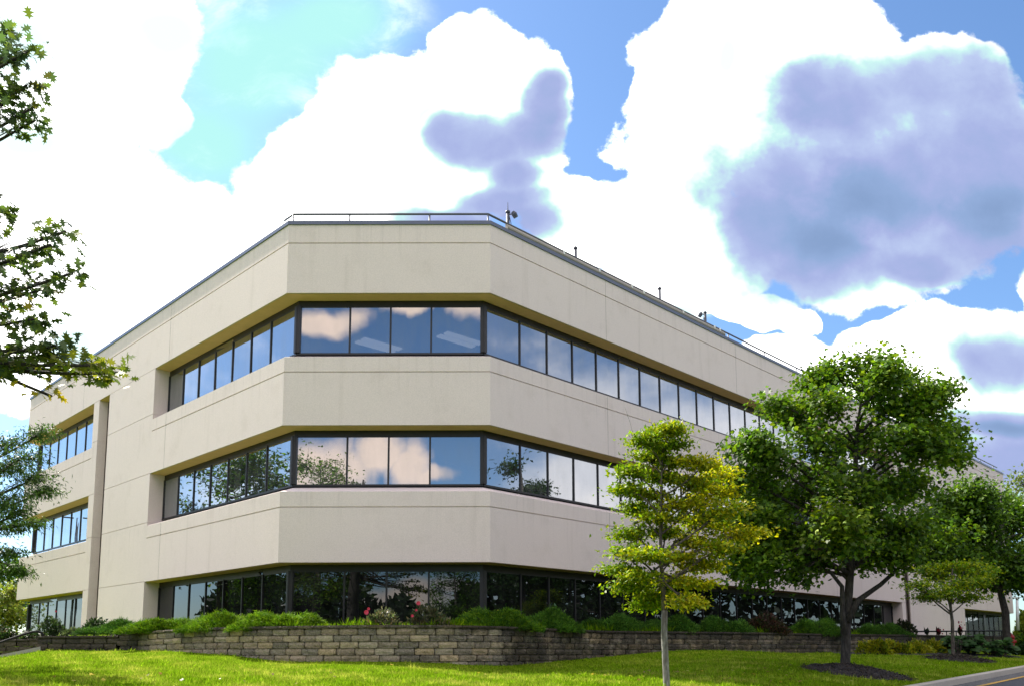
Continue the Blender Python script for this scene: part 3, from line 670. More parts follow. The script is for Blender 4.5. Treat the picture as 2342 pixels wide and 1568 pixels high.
def blocks(name, label, total, wat, zfun, courses, parent_loc, ch=.153, bl=.457, cap=True, steps=None):
    root = empty(name, parent_loc, label, 'wall')
    V, Lo, Sz, Ti = [], [], [], []
    k = 0
    def block(l0, l1, z0, z1, proud, tint, rough, depth=.3):
        nonlocal k
        nu, nz = 6, 4; g = np.zeros((nu + 1, nz + 1, 3))
        for i in range(nu + 1):
            l = l0 + (l1 - l0) * i / nu; p, d, o = wat(l)
            for j in range(nz + 1):
                e = proud - (.022 if i in (0, nu) else 0) - (.022 if j in (0, nz) else 0) + (rng.normal() * rough if (0 < i < nu and 0 < j < nz) else rng.normal() * .003)
                g[i, j] = (p[0] + o[0] * e, p[1] + o[1] * e, z0 + (z1 - z0) * j / nz)
        back = []
        for (l, z) in ((l0, z0), (l1, z0), (l1, z1), (l0, z1)):
            p, d, o = wat(l); back.append((p[0] - o[0] * depth, p[1] - o[1] * depth, z))
        vs = g.reshape(-1, 3).tolist() + back; fs = grid_faces(nu + 1, nz + 1).tolist(); b = (nu + 1) * (nz + 1)
        Vl = lambda i, j: i * (nz + 1) + j
        fs = [f[::-1] for f in fs]
        fs += [[Vl(i, nz) for i in range(nu + 1)] + [b + 2, b + 3], [Vl(i, 0) for i in range(nu, -1, -1)] + [b, b + 1], [Vl(0, j) for j in range(nz + 1)] + [b + 3, b], [Vl(nu, j) for j in range(nz, -1, -1)] + [b + 1, b + 2]]
        V.extend(vs); Ti.extend([tint] * len(vs))
        for f in fs: Lo.extend([a + k for a in f]); Sz.append(len(f))
        k += len(vs)
    for c in range(courses):
        l = -(c % 2) * bl / 2 + (c * .13 % .2)
        while l < total:
            L_ = bl * (1 + rng.normal() * .012); a, b = max(l + .007, 0), min(l + L_ - .007, total); l += L_
            if b - a < .06: continue
            zt = zfun((a + b) / 2) - .075; z1 = zt - c * ch
            t = BROWNS[rng.integers(8)] * 1.22 * (1 + .13 * rng.normal())
            block(a, b, z1 - ch + .009, z1, .0 + c * .012 + rng.normal() * .008, np.clip(t, .04, .6), .013)
    w = np_mesh('block_courses', V, Lo, Sz, M['block'], root, np.array(Ti))
    V, Lo, Sz, Ti = [], [], [], []; k = 0
    l = 0
    while cap and l < total:
        L_ = .45 * (1 + rng.normal() * .02); a, b = l + .002, min(l + L_ - .002, total); l += L_
        if b - a < .05: continue
        zt = zfun((a + b) / 2); block(a, b, zt - .072, zt, .03 + rng.normal() * .004, BROWNS[rng.integers(6)] * .55, .006, .34)
    if cap: np_mesh('cap_course', V, Lo, Sz, M['block'], root, np.array(Ti))
    return root
def ztop(l):
    z = np.interp(l, WL, WP[:, 2])
    x = np.interp(l, WL, WP[:, 0])
    return .415 if x < -10.9 else (.50 if x < -9.9 else z)
blocks('retaining_wall', 'long curving retaining wall of brown split faced blocks below the shrubs', WL[-1], wat, ztop, 7, (-2, 19.5, -.4))
# soil bed between wall and building
ls = np.linspace(0, WL[-1], 160); fr, bk = [], []
for l in ls:
    p, d, o = wat(l); fr.append((p[0] - o[0] * .2, p[1] - o[1] * .2, ztop(l) - .07))
    x = p[0]
    # matching point on the building line
    if l < WL[-1] * .36: tt = (1 - l / (WL[-1] * .36)) * 17; b_ = A + np.array([-q2, q2]) * tt
    elif x < .2: b_ = A + (B - A) * np.clip((x + 4.6) / 4.8, 0, 1)
    else: b_ = B + tR * max(0, (x - .2) * 1.42)
    b_ = b_ + (b_ - p[:2]) / np.linalg.norm(b_ - p[:2]) * .3
    bk.append((b_[0], b_[1], .5 if x > -8 else .5 + .14 * min(1, (-8 - x) / 4)))
V = np.array(fr + [tuple(.5 * (np.array(a) + np.array(b)) + np.array([0, 0, .02])) for a, b in zip(fr, bk)] + bk); n_ = len(ls); k = np.arange(n_ - 1)
fc = np.concatenate([np.c_[k + r * n_, k + 1 + r * n_, k + 1 + (r + 1) * n_, k + (r + 1) * n_] for r in (0, 1)])
tag(np_mesh('planting_bed', V, fc, np.full(len(fc), 4), M['mulch'], smooth=True), 'dark planting bed above the block wall', 'planting bed', kind='structure')
# stair side: cheek wall, dark block wall behind and a bent handrail
SW = np.array([(-13.9, 25.2, .36), (-15.5, 25.6, .33), (-18, 26.0, .30), (-22, 26.4, .2)])
SWL = np.r_[0, np.cumsum(np.linalg.norm(np.diff(SW[:, :2], axis=0), axis=1))]
def swat(l):
    p = np.array([np.interp(l, SWL, SW[:, k]) for k in range(3)]); d = SW[2, :2] - SW[0, :2]; d /= np.linalg.norm(d); return p, d, np.array([-d[1], d[0]])
blocks('stair_wall', 'dark block wall behind the steps at the far left', SWL[-1], swat, lambda l: np.interp(l, SWL, SW[:, 2]), 5, (-16, 25.6, -.4))
mb = MB()
p1, p2 = at(93, 1477, 24.35), at(-60, 1509, 23.7)
mb.add([(p1.x, p1.y, p1.z), (p2.x, p2.y, p2.z), (p2.x, p2.y, p2.z - 1), (p1.x, p1.y, p1.z - 1), (p1.x, p1.y + .25, p1.z), (p2.x, p2.y + .25, p2.z), (p2.x, p2.y + .25, p2.z - 1), (p1.x, p1.y + .25, p1.z - 1)],
       [(0, 1, 2, 3), (4, 7, 6, 5), (0, 4, 5, 1), (0, 3, 7, 4), (1, 5, 6, 2), (2, 6, 7, 3)])
tag(mb.build('stair_cheek', M['kerb']), 'sloping pale concrete edge of the steps beside the block wall', 'stair edge')
hr = empty('handrail', tuple(at(40, 1490, 24.5)), 'dark bent pipe handrail of the steps at the far left', 'handrail')
mb = MB(); mb.tube([at(-60, 1486, 23.8), at(0, 1468, 24.1), at(55, 1449, 24.4), at(75, 1443.5, 24.5), at(88, 1443, 24.55), at(96, 1447, 24.6), at(99, 1456, 24.6), at(99.5, 1480, 24.6)], .035, 10); mb.build('rail', M['black_metal'], hr, True)
mb = MB(); a, b = at(-40, 1480, 23.9), at(-40, 1515, 23.9); mb.tube([a, b], .03, 8); mb.build('post', M['black_metal'], hr, True)
# railing on the wall at the right
rr = empty('wall_railing', (15.5, 33, .5), 'thin black railing on the block wall beside the hosta bed', 'railing')
pa, pb = at(2072, 1443, 33.2), at(2310, 1441, 37)
mb = MB(); mb.tube([pa, pb], .028, 8); mb.tube([pa - Vector((0, 0, .22)), pb - Vector((0, 0, .22))], .02, 8); mb.build('rail', M['black_metal'], rr, True)
for i in range(12):
    p = pa.lerp(pb, i / 11); mb = MB(); mb.tube([p, p - Vector((0, 0, .45))], .02, 6); mb.build('post', M['black_metal'], rr)

# ------------------------------------------------------------------ vegetation
def LB(L, Y, dy=.8):
    """lobes measured in the photograph, given real size at the tree's distance with depth spread"""
    o = []
    for i, l in enumerate(L):
        px, py, rx, ry = l[:4]; d = l[4] if len(l) > 4 else rng.uniform(-dy, dy); k = (Y + d) / F_PX
        p = at(px, py, Y + d); o.append((p.x, p.y, p.z, rx * k, .5 * (rx + ry) * k, ry * k) + ((l[5],) if len(l) > 5 else ()))
    return o
def TR(L, Y):
    k = Y / F_PX; return [tuple(at(px, py, Y)) + (r * k,) for (px, py, r) in L]
GREEN = [(.050, .125, .006), (.09, .19, .008), (.15, .26, .009), (.065, .15, .014)]
LIME = [(.13, .22, .006), (.20, .26, .006), (.09, .18, .006)]
DARK = [(.016, .042, .010), (.028, .065, .014), (.022, .05, .016)]
GOLD = [(.42, .41, .005), (.27, .33, .005), (.56, .48, .008), (.18, .28, .005)]
YGRN = [(.17, .28, .005), (.11, .22, .005), (.28, .33, .006)]
# maple
L = [(1885, 925, 55, 55), (1880, 865, 25, 25), (1990, 890, 50, 50), (2035, 850, 25, 28), (2065, 920, 45, 40), (2150, 945, 36, 50), (2165, 900, 16, 26), (1805, 945, 45, 35), (1860, 1020, 75, 60), (1960, 1000, 75, 65), (2070, 1010, 75, 55), (2165, 1020, 48, 42), (1740, 1060, 60, 50),
     (1700, 1110, 40, 45), (1820, 1120, 85, 65), (1920, 1110, 85, 65), (2030, 1115, 85, 65), (2125, 1110, 65, 60), (1735, 1185, 60, 50), (1800, 1225, 70, 45), (1900, 1195, 55, 55, -2.2), (1960, 1225, 75, 45), (2060, 1215, 75, 50), (2125, 1215, 50, 50), (1750, 1275, 60, 28), (1850, 1275, 60, 32), (1990, 1275, 55, 30), (2070, 1270, 50, 30), (1935, 1235, 60, 40, -1.8),
     (1690, 1255, 45, 40), (1700, 1180, 40, 40), (1765, 1130, 60, 55), (1720, 1010, 38, 26), (1690, 1300, 32, 14), (2195, 985, 22, 26), (1880, 1075, 80, 60), (1990, 1160, 80, 60)]
L = [(l[0] - (34 if l[0] > 2110 else (14 if l[0] > 2050 else 0)),) + l[1:] for l in L]
SPK = [(1850, 875, 9, 36), (1905, 850, 9, 38), (1965, 842, 10, 40), (2022, 828, 10, 40), (2085, 872, 10, 38), (2130, 905, 10, 36), (2165, 890, 8, 34), (2185, 1000, 12, 34), (1765, 920, 22, 12), (1690, 1020, 14, 24), (1668, 1090, 16, 30), (2190, 1050, 16, 18), (1660, 1200, 18, 20), (1720, 1325, 26, 10), (1815, 1318, 30, 10), (2185, 1215, 26, 18)]
L += [s_ + (rng.uniform(-1, 1), .45) for s_ in SPK]
lc = [None] * len(L); lc[20] = LIME; lc[28] = GREEN + LIME; lc[7] = GREEN + LIME; lc[0] = GREEN + LIME
tree('maple_tree', 'large green maple with dark trunk on a mulch ring before the wall', (7.5, 19, float(gz(7.5, 19))), TR([(1932, 1532, 15), (1933, 1515, 11), (1936, 1430, 9.8), (1942, 1340, 9.2), (1950, 1230, 8), (1955, 1110, 6), (1960, 980, 4), (1975, 880, 2)], 19),
     LB(L, 19, 1.7), ('maple', .102), GREEN + GREEN + [(.20, .29, .012), (.13, .22, .008)], tips=24, per=46, spread=.20, lobe_cols=lc, bark_m='dark_bark', droop=.45, lo=.3, arch=.13,
     extra=[TR([(1931, 1450, 8), (1927, 1400, 6), (1926, 1340, 5), (1900, 1308, 4), (1850, 1285, 3)], 18.8), TR([(1938, 1420, 8), (1962, 1372, 6.5), (2015, 1335, 5), (2080, 1275, 3.5), (2110, 1220, 2.5)], 18.9)])
# young two-tone tree
L = [(1520, 985, 50, 14), (1540, 980, 35, 12), (1470, 1005, 38, 14), (1525, 1020, 50, 14), (1480, 1045, 50, 15), (1540, 1055, 45, 14), (1440, 1075, 45, 15), (1505, 1090, 55, 15), (1435, 1115, 42, 14), (1500, 1130, 60, 16), (1610, 1055, 50, 14), (1650, 1080, 40, 10), (1590, 1100, 60, 15), (1640, 1120, 60, 14), (1560, 1150, 60, 15), (1665, 1160, 55, 14), (1455, 1160, 45, 14), (1500, 1185, 55, 15),
     (1615, 1190, 70, 15), (1700, 1215, 55, 14), (1440, 1215, 50, 14), (1520, 1215, 40, 12), (1590, 1235, 60, 14), (1425, 1255, 45, 15), (1650, 1250, 65, 14), (1480, 1265, 45, 14), (1550, 1275, 50, 13), (1415, 1300, 38, 14), (1610, 1290, 60, 13), (1470, 1315, 45, 14), (1540, 1325, 50, 12), (1440, 1345, 40, 13), (1590, 1335, 45, 11), (1500, 1365, 40, 12), (1580, 1380, 38, 10), (1480, 1385, 35, 10)]
lc = [GOLD if (l[0] > 1575 or (l[0] > 1535 and l[1] > 1130)) else (YGRN + YGRN + YGRN + GREEN[2:3]) for l in L]
lc = [(GOLD + YGRN) if (c is GOLD and i % 3 == 0) else (YGRN + GOLD[:1] if (c is not GOLD and i % 4 == 1) else c) for i, c in enumerate(lc)]
y1 = tree('young_tree', 'slender young tree with green and yellow layered leaves and pale trunk', (2.56, 14, float(gz(2.56, 14))), TR([(1525, 1600, 9), (1525, 1568, 7.6), (1522, 1510, 7.4), (1519, 1450, 7.2), (1520, 1395, 7), (1513, 1300, 4.6), (1510, 1200, 3.4), (1512, 1100, 2.6), (1518, 990, 1.6)], 14),
     LB(L, 14, .75), ('simple', .075), GREEN, tips=13, per=60, spread=.125, flat=.35, lobe_cols=lc, bark_m='pale_bark', limb_m='bark', leader=4, droop=.3, twig_r=.006, limb_k=.75, lo=.40, limb_s=.75)
mb = MB(); mb.tube([at(1450, 1000, 14), at(1441, 965, 14), at(1429, 930, 14)], [.006, .004, .003], 4); mb.build('shoot', M['pale_bark'], y1)
# small olive tree
L = [(2105, 1335, 30, 14), (2145, 1315, 42, 14), (2190, 1335, 45, 14), (2232, 1328, 38, 14), (2125, 1362, 32, 10), (2215, 1362, 40, 10), (2250, 1305, 26, 13), (2180, 1295, 50, 14), (2225, 1290, 38, 12), (2120, 1300, 35, 13), (2165, 1350, 40, 11)]
tree('small_tree', 'small tree with flat olive crown and thin trunk beside the hosta bed', tuple(at(2180, 1508, 26)), TR([(2181, 1515, 6), (2180, 1500, 4), (2178, 1420, 3.6), (2174, 1385, 3), (2176, 1330, 2.4), (2180, 1290, 1.4)], 26),
     LB(L, 26, .6), ('simple', .10), [(.22, .32, .006), (.12, .24, .008), (.36, .40, .008), (.08, .18, .008)], tips=16, per=40, spread=.2, flat=.4, bark_m='bark', droop=.2, twig_r=.008, limb_k=.9, lo=.42, limb_s=.8)
# big dark tree at the right edge
L = [(2205, 1160, 42, 34), (2250, 1150, 45, 36), (2155, 1185, 40, 38), (2315, 1190, 55, 48), (2250, 1190, 60, 48), (2195, 1215, 50, 42), (2280, 1265, 60, 42), (2345, 1270, 60, 48), (2215, 1275, 48, 30), (2400, 1180, 70, 60), (2410, 1280, 60, 48), (2260, 1325, 36, 20), (2330, 1325, 48, 22), (2140, 1235, 40, 38), (2155, 1150, 34, 28), (2120, 1190, 36, 40), (2222, 1118, 14, 14), (2230, 1240, 60, 45), (2180, 1265, 50, 36), (2305, 1170, 40, 30), (2110, 1270, 40, 26), (2300, 1305, 50, 28), (2240, 1150, 50, 40)]
tree('spreading_tree', 'dark green spreading tree with forked trunk behind the hosta bed', tuple(at(2303, 1490, 33)), TR([(2303, 1495, 11), (2303, 1470, 8.5), (2300, 1400, 8), (2290, 1360, 7), (2285, 1290, 5), (2290, 1200, 3), (2290, 1130, 2)], 33),
     LB(L, 33, 2.2), ('simple', .17), GREEN + GREEN + DARK[:1] + [(.10, .20, .012)], tips=28, per=54, spread=.36, bark_m='dark_bark', droop=.4, twig_r=.014, lo=.35)
L = [(2330, 1100, 34, 28), (2372, 1140, 50, 36), (2312, 1140, 22, 30), (2350, 1190, 50, 34), (2380, 1270, 50, 44), (2340, 1320, 40, 34), (2390, 1080, 40, 30), (2320, 1240, 25, 40)]
tree('distant_tree', 'pale green distant tree rising behind the right end of the building', tuple(at(2360, 1462, 68)), TR([(2360, 1465, 5), (2360, 1380, 4), (2358, 1250, 3), (2355, 1120, 1.5)], 68),
     LB(L, 68, 2.), ('simple', .34), [(.13, .19, .03), (.09, .15, .03), (.18, .21, .04)], tips=10, per=26, spread=.55, twig_r=.03)
# feathery tree at the left edge
L = [(35, 1010, 55, 28), (100, 985, 36, 16), (20, 1065, 50, 30), (95, 1085, 42, 22), (-60, 1040, 80, 60), (35, 1130, 55, 28), (108, 1120, 30, 14), (-40, 1150, 80, 60), (20, 1200, 55, 25), (72, 1195, 36, 16), (0, 1265, 60, 22), (52, 1305, 26, 12), (-60, 1250, 80, 60), (-110, 990, 80, 60), (-160, 1150, 90, 80), (0, 1310, 50, 16), (60, 1040, 40, 20), (50, 1165, 40, 18)]
tree('locust_tree', 'feathery green tree at the left edge in front of the building', (-12.3, 18, float(gz(-12.3, 18))), TR([(-150, 1525, 16), (-148, 1400, 12), (-140, 1250, 10), (-120, 1100, 7), (-100, 980, 3)], 18),
     LB(L, 18, .9) + [(x, y, z, 1.0, 1.0, .6, 1.5) for (x, y, z) in ((-13.6, 18.3, 3.4), (-13.3, 17.0, 2.6), (-14.0, 19.4, 2.8), (-13.2, 17.4, 4.4), (-14.3, 18.0, 1.8), (-13.6, 18.9, 4.6))], ('narrow', .105), [(.045, .10, .022), (.07, .145, .026), (.03, .072, .02), (.10, .17, .03)], tips=15, per=44, spread=.14, bark_m='dark_bark', droop=.75, twig_r=.008, flat=.6, limb_k=.5)
L = [(18, 1375, 30, 28), (-10, 1400, 40, 36), (42, 1410, 20, 22), (-60, 1380, 60, 46), (0, 1425, 50, 20), (30, 1350, 18, 16)]
tree('bright_tree', 'bright yellow green tree beyond the left corner of the building', tuple(at(-20, 1462, 43)), TR([(-20, 1465, 6), (-20, 1400, 5), (-18, 1350, 3)], 43), LB(L, 43, 1.), ('simple', .20), [(.20, .26, .03), (.14, .22, .025), (.26, .28, .04)], tips=16, per=34, spread=.36, twig_r=.02)
for i, (px, lab) in enumerate(((20, 'dark tree behind the bright yellow green tree, beside the building'), (-95, 'dark tree at the far left edge behind the bright tree'))):
    L = [(px + a, b, c, d) for (a, b, c, d) in ((10, 1330, 40, 34), (-30, 1300, 50, 44), (38, 1385, 22, 36), (0, 1390, 50, 36), (-40, 1370, 50, 44), (15, 1290, 30, 24))]
    tree('dark_tree', lab, tuple(at(px, 1460, 60)), TR([(px, 1465, 7), (px, 1390, 6), (px, 1310, 3)], 60), LB(L, 60, 2.), ('simple', .30), DARK + GREEN, tips=16, per=30, spread=.5, twig_r=.03, group='dark trees left of the building')
# oak whose branches hang into the upper left
L = [(35, 70, 40, 38), (5, 130, 45, 40), (90, 110, 26, 22), (75, 195, 40, 28), (30, 235, 50, 26), (100, 240, 22, 24), (95, 275, 14, 14), (-60, 160, 90, 120),
     (14, 485, 26, 18), (165, 530, 38, 20), (130, 560, 40, 18), (80, 600, 46, 26), (180, 625, 30, 14), (120, 660, 34, 22), (50, 660, 50, 34), (20, 720, 50, 36), (90, 730, 40, 24), (140, 790, 34, 22), (70, 800, 50, 26), (15, 790, 40, 36), (60, 850, 40, 16), (235, 845, 30, 12), (272, 852, 22, 11), (205, 835, 22, 10), (118, 905, 10, 9), (10, 850, 30, 14), (-70, 680, 90, 120), (-200, 420, 150, 200), (-330, 700, 160, 160), (-300, 150, 160, 160)]
OAK = [(.06, .11, .035), (.09, .15, .03), (.05, .09, .04), (.12, .17, .022)]
lc = [None] * len(L); lc[24] = [(.55, .42, .02), (.42, .36, .03)]
L = [(l[0] - (14 if i not in (21, 22, 23, 24) else 0), l[1], l[2] * .8, l[3] * .85) + ((0, .3) if i == 24 else ()) for i, l in enumerate(L)]
for i in (21, 22, 23): lc[i] = [(.14, .19, .015), (.10, .16, .015), (.20, .21, .02)]
for i in (3, 13, 14, 15, 19): lc[i] = OAK + [(.12, .11, .012)]
OUTER = [(x, y, z, 1.0, 1.0, .8, 5.) for (x, y, z) in ((-8.6, 8.0, 4.0), (-9.1, 9.4, 5.4), (-7.9, 7.2, 5.2), (-8.4, 9.6, 6.8), (-7.7, 8.3, 7.6), (-7.3, 7.2, 3.6), (-9.3, 8.6, 3.0), (-8.6, 10.2, 4.0), (-8.3, 8.4, 6.2), (-7.0, 6.6, 6.4))]
lc += [None] * len(OUTER)
tree('oak_tree', 'near oak reaching lobed leafy branches in from the upper left', (-7.4, 8.6, float(gz(-7.4, 8.6))), [(-7.4, 8.6, float(gz(-7.4, 8.6)) - .1, .34), (-7.35, 8.55, .6, .27), (-7.3, 8.5, 2.6, .24), (-7.2, 8.4, 4.6, .18), (-7.1, 8.3, 6.6, .1), (-7.0, 8.3, 8, .04)],
     LB(L, 8, .35) + OUTER, ('oak', .12), OAK, tips=6, per=10, spread=.09, lobe_cols=lc, bark_m='dark_bark', droop=.25, twig_r=.005, flat=.8, limb_k=.35, limb_s=.55)
# trees across the road and the car park, seen mirrored in the glass
def big(name, label, x, y, h, r, cols=DARK + GREEN, n_=14, bare=.35, lf=.24, tips=9, per=56, group='trees mirrored in the windows'):
    z0 = float(np.clip(gz(x, y), -1.6, 1)); ls = []
    for i in range(n_):
        a = rng.uniform(0, 6.28); f = rng.uniform(bare, .95); rr = r * (1 - .75 * max(0, (f - .5) / .5) ** 1.5) * math.sqrt(rng.uniform(.05, .8))
        ls.append((x + rr * math.cos(a), y + rr * math.sin(a), z0 + h * f, r * .36, r * .36, r * .26))
    tree(name, label, (x, y, z0), [(x, y, z0 - .2, .05 * h ** .8), (x, y, z0 + .3 * h, .032 * h ** .8), (x + .2, y, z0 + .6 * h, .018 * h ** .8), (x, y, z0 + .92 * h, .03)], ls, ('simple', lf), cols, tips=tips, per=per, spread=.45, bark_m='dark_bark', twig_r=.03, group=group)
big('mirrored_oak', 'tall open oak mirrored in the left panes of the angled corner', -13.6, -12, 16.5, 5.2, GREEN + [(.12, .12, .02)], 24, .3, .19, 10, 40)
big('mirrored_round_tree', 'round dark tree mirrored low in the right corner pane', -5.5, -40, 11, 5, n_=16, tips=9)
big('mirrored_car_park_tree', 'broad dark tree mirrored in the left ribbon windows', -32, 34.5, 12.5, 5.2, n_=22, bare=.28, tips=10)
big('mirrored_tall_tree', 'tall dark tree mirrored in the middle row just right of the angled corner', 35, 25.4, 15.0, 3.4, DARK, n_=20, bare=.3, lf=.26, tips=10, per=50)
big('mirrored_low_tree', 'lower spreading tree mirrored beside the broad dark tree in the left windows', -25.5, 30.5, 7.5, 3.6, n_=12, bare=.35)
for i, (x, y, h, r) in enumerate(((-34, -34, 10, 6), (-20, -30, 9, 5), (9, -46, 9, 6), (24, -38, 9, 6), (44, -8, 12, 6), (52, 14, 11, 6), (46, 30, 9, 5), (-48, 10, 9, 6))):
    big('mirrored_tree', ['dark tree across the car park mirrored low in the ground floor corner glass', 'dark tree across the road mirrored low in the right ground floor glass'][int(x > 30)], x, y, h, r, [tuple(v * .5 for v in c_) for c_ in DARK], n_=14, tips=8, per=44, lf=.38, bare=.2)
def far_wood():
    n_ = 64000; a = rng.uniform(R(150), R(410), n_); rad = 74 + rng.normal(size=n_) * 4
    x = rad * np.cos(a); y = 10 + rad * np.sin(a)
    h = 9.5 + 2.2 * np.sin(a * 11 + 1) + 1.6 * np.sin(a * 29) + 1.2 * np.sin(a * 61 + 2)
    gap = np.exp(-((a - R(262.5)) / R(3.2)) ** 2); h = h * (1 - .75 * gap) * np.where(a < R(196), .85, np.where(a > R(335), 1.45, 1.)) - 1.3
    z = -1.5 + (h + 1.5) * rng.random(n_) ** .8
    leaves('far_wood', np.c_[x, y, z], rand_unit(n_), rand_unit(n_), .75 + .7 * rng.random(n_), palette(DARK, n_) * .6, 'simple', M['leaf'])
    return bpy.data.objects['far_wood']
tag(far_wood(), 'far dark wood across the road, mirrored low in the ground floor glass', 'wood', kind='stuff')
pl = empty('parking_lamp', (-43, 49, .6), 'double armed car park lamp post mirrored in the far left windows', 'lamp post')
mb = MB(); mb.tube([(-43, 49, .3), (-43, 49, 9.6)], [.14, .09], 10); mb.build('pole', M['mast'], pl, True)
for s in (-1, 1):
    mb = MB(); mb.box((-43 + s * .8, 49 + s * .8, 9.55), (1.7, .09, .09), R(45)); mb.box((-43 + s * 1.7, 49 + s * 1.7, 9.6), (.9, .4, .16), R(45)); mb.build('lamp_arm', M['mast'], pl)

# junipers and other mounds
def mound(name, label, c, rx, ry, h, cols, n_, size, tpl='blade', rot=0., cat='shrub', group=None, up=.2, lay=4, sink=.12):
    root = empty(name, c, label, cat, group)
    th = rng.uniform(0, 2 * np.pi, n_); f = np.sqrt(rng.random(n_)); ph = np.sqrt(1 - (f * .97) ** 2)
    wob = 1 + .18 * np.sin(3 * th + c[0] * 5) + .12 * np.sin(5 * th + c[0] * 3)
    bx, by = rx * f * wob * np.cos(th), ry * f * wob * np.sin(th)
    lump = .75 + .35 * np.sin(bx * 4.3 + c[0] * 7) * np.sin(by * 4.9 + 1 + c[0]) + .08 * rng.normal(size=n_)
    z = h * np.clip(1 - f ** 2.3, .02, 1) ** .85 * lump * (1 - .25 * rng.random(n_) ** 2)
    cr, sr = math.cos(rot), math.sin(rot); x = c[0] + cr * bx - sr * by; y = c[1] + sr * bx + cr * by
    pos = np.c_[x, y, c[2] - sink * .3 + z]
    out = np.c_[cr * bx / rx ** 2 - sr * by / ry ** 2, sr * bx / rx ** 2 + cr * by / ry ** 2, np.zeros(n_)]; out /= np.maximum(np.linalg.norm(out, axis=1, keepdims=True), 1e-3)
    base = out * (.35 + .65 * f[:, None]) + np.array([0, 0, up]) + rng.normal(size=(n_, 3)) * .38
    tint = palette(cols, n_, .22) * (1 + .22 * np.sin(bx * 6 + 2) * np.sin(by * 7))[:, None]
    P, D_, Nn, S_, Ti = [], [], [], [], []
    for k in range(lay):
        P.append(pos + rng.normal(size=(n_, 3)) * size * .3); D_.append(base + rng.normal(size=(n_, 3)) * .30); Nn.append(out * .3 + rng.normal(size=(n_, 3)) * .6 + np.array([0, -.2, .8])); S_.append(size * (.55 + .8 * rng.random(n_))); Ti.append(tint * (.85 + .3 * rng.random((n_, 1))))
    leaves('foliage', np.concatenate(P), np.concatenate(D_), np.concatenate(Nn), np.concatenate(S_), np.clip(np.concatenate(Ti), .004, .8), tpl, M['needle' if tpl == 'blade' else 'leaf'], root)
    # woody heart of the shrub
    mb = MB()
    for i in range(9):
        a = i / 9 * 6.28 + .3; e = (c[0] + cr * rx * .6 * math.cos(a) - sr * ry * .6 * math.sin(a), c[1] + sr * rx * .6 * math.cos(a) + cr * ry * .6 * math.sin(a), c[2] + h * .5)
        mb.tube(curve((c[0], c[1], c[2] - .05), e, (0, 0, .1), 4), [.03, .022, .014, .008], 5)
    mb.build('stem', M['dark_bark'], root)
    return root
def wallY(px):
    """distance of the block wall along the view line through px"""
    best = min(range(len(WP)), key=lambda i: abs((WP[i, 0] / WP[i, 1]) - uv(px, 1430)[0])); return float(WP[best, 1])
JUN = [(.09, .20, .008), (.14, .26, .010), (.055, .145, .008), (.19, .29, .012)]
JUD = [(.040, .125, .016), (.07, .175, .02), (.028, .085, .012), (.10, .20, .022)]
def shrub(name, label, x0, x1, top, cols, dens=5600, size=.085, back=.85, ry=.62, cat='shrub', tpl='blade', group=None, base=None, **kw):
    pc = (x0 + x1) / 2; Y = wallY(pc) + back + .14; a, b = at(x0, top, Y), at(x1, top, Y); z0 = .5 if base is None else base
    rx = (b.x - a.x) / 2 * (1.22 if name == 'juniper' else 1.04); h = max(a.z - z0, .2) * .88
    slope = 0
    return mound(name, label, ((a.x + b.x) / 2, Y, z0), rx, ry, h, cols, int(dens * rx * max(ry, .4) * 1.6), size, tpl, rot=kw.pop('rot', 0), cat=cat, group=group, **kw)
g = 'junipers along the top of the wall'
shrub('juniper', 'darker low juniper at the left end of the wall, by the wall panel', 205, 335, 1414, JUD, group=g, back=1.0)
shrub('juniper', 'bright green low juniper behind the left part of the wall, second from the left', 300, 445, 1404, JUN, group=g, back=.75)
shrub('juniper', 'bright green juniper mound left of the taller mound at the corner', 420, 610, 1394, JUN, group=g)
shrub('juniper', 'tall rounded bright green juniper mound left of the bare wall top', 565, 728, 1388, JUN, group=g, ry=.75)
shrub('juniper', 'dense mid green juniper mound right of the two rose bushes', 1045, 1215, 1382, JUD + JUN, group=g, ry=.7, rot=.4)
shrub('juniper', 'green juniper second to the right of the rose bushes', 1165, 1345, 1387, JUD + JUN[:1], group=g, rot=.8)
shrub('juniper', 'green juniper left of the pale trunk of the young tree', 1315, 1500, 1400, JUD, group=g, back=.9, rot=.6)
shrub('juniper', 'dark green juniper just right of the pale trunk of the young tree', 1480, 1610, 1402, JUD, group=g, back=.8, rot=.5)
shrub('juniper', 'dark juniper between the young tree and the brown barberry', 1585, 1715, 1402, JUD, group=g, back=.8, rot=.5)
shrub('juniper', 'juniper mound just left of the maple trunk', 1790, 1935, 1406, JUD + JUN[:1], group=g, back=.9, rot=.6)
shrub('juniper', 'low dark juniper right of the maple trunk', 1945, 2075, 1420, JUD, group=g, back=.9, rot=.4)
shrub('barberry', 'dark reddish brown barberry shrub left of the maple trunk', 1690, 1805, 1396, [(.05, .028, .02), (.035, .04, .016), (.075, .03, .022), (.025, .045, .014)], dens=1500, size=.10, tpl='simple', back=1.0, lay=3, up=.8)
shrub('dark_shrub', 'small dark shrub beside the downspout at the right end of the wall', 2040, 2082, 1398, [(.03, .045, .02), (.05, .05, .025), (.02, .035, .015)], dens=2200, size=.10, tpl='simple', ry=.4, back=1.0, lay=2, up=1.)
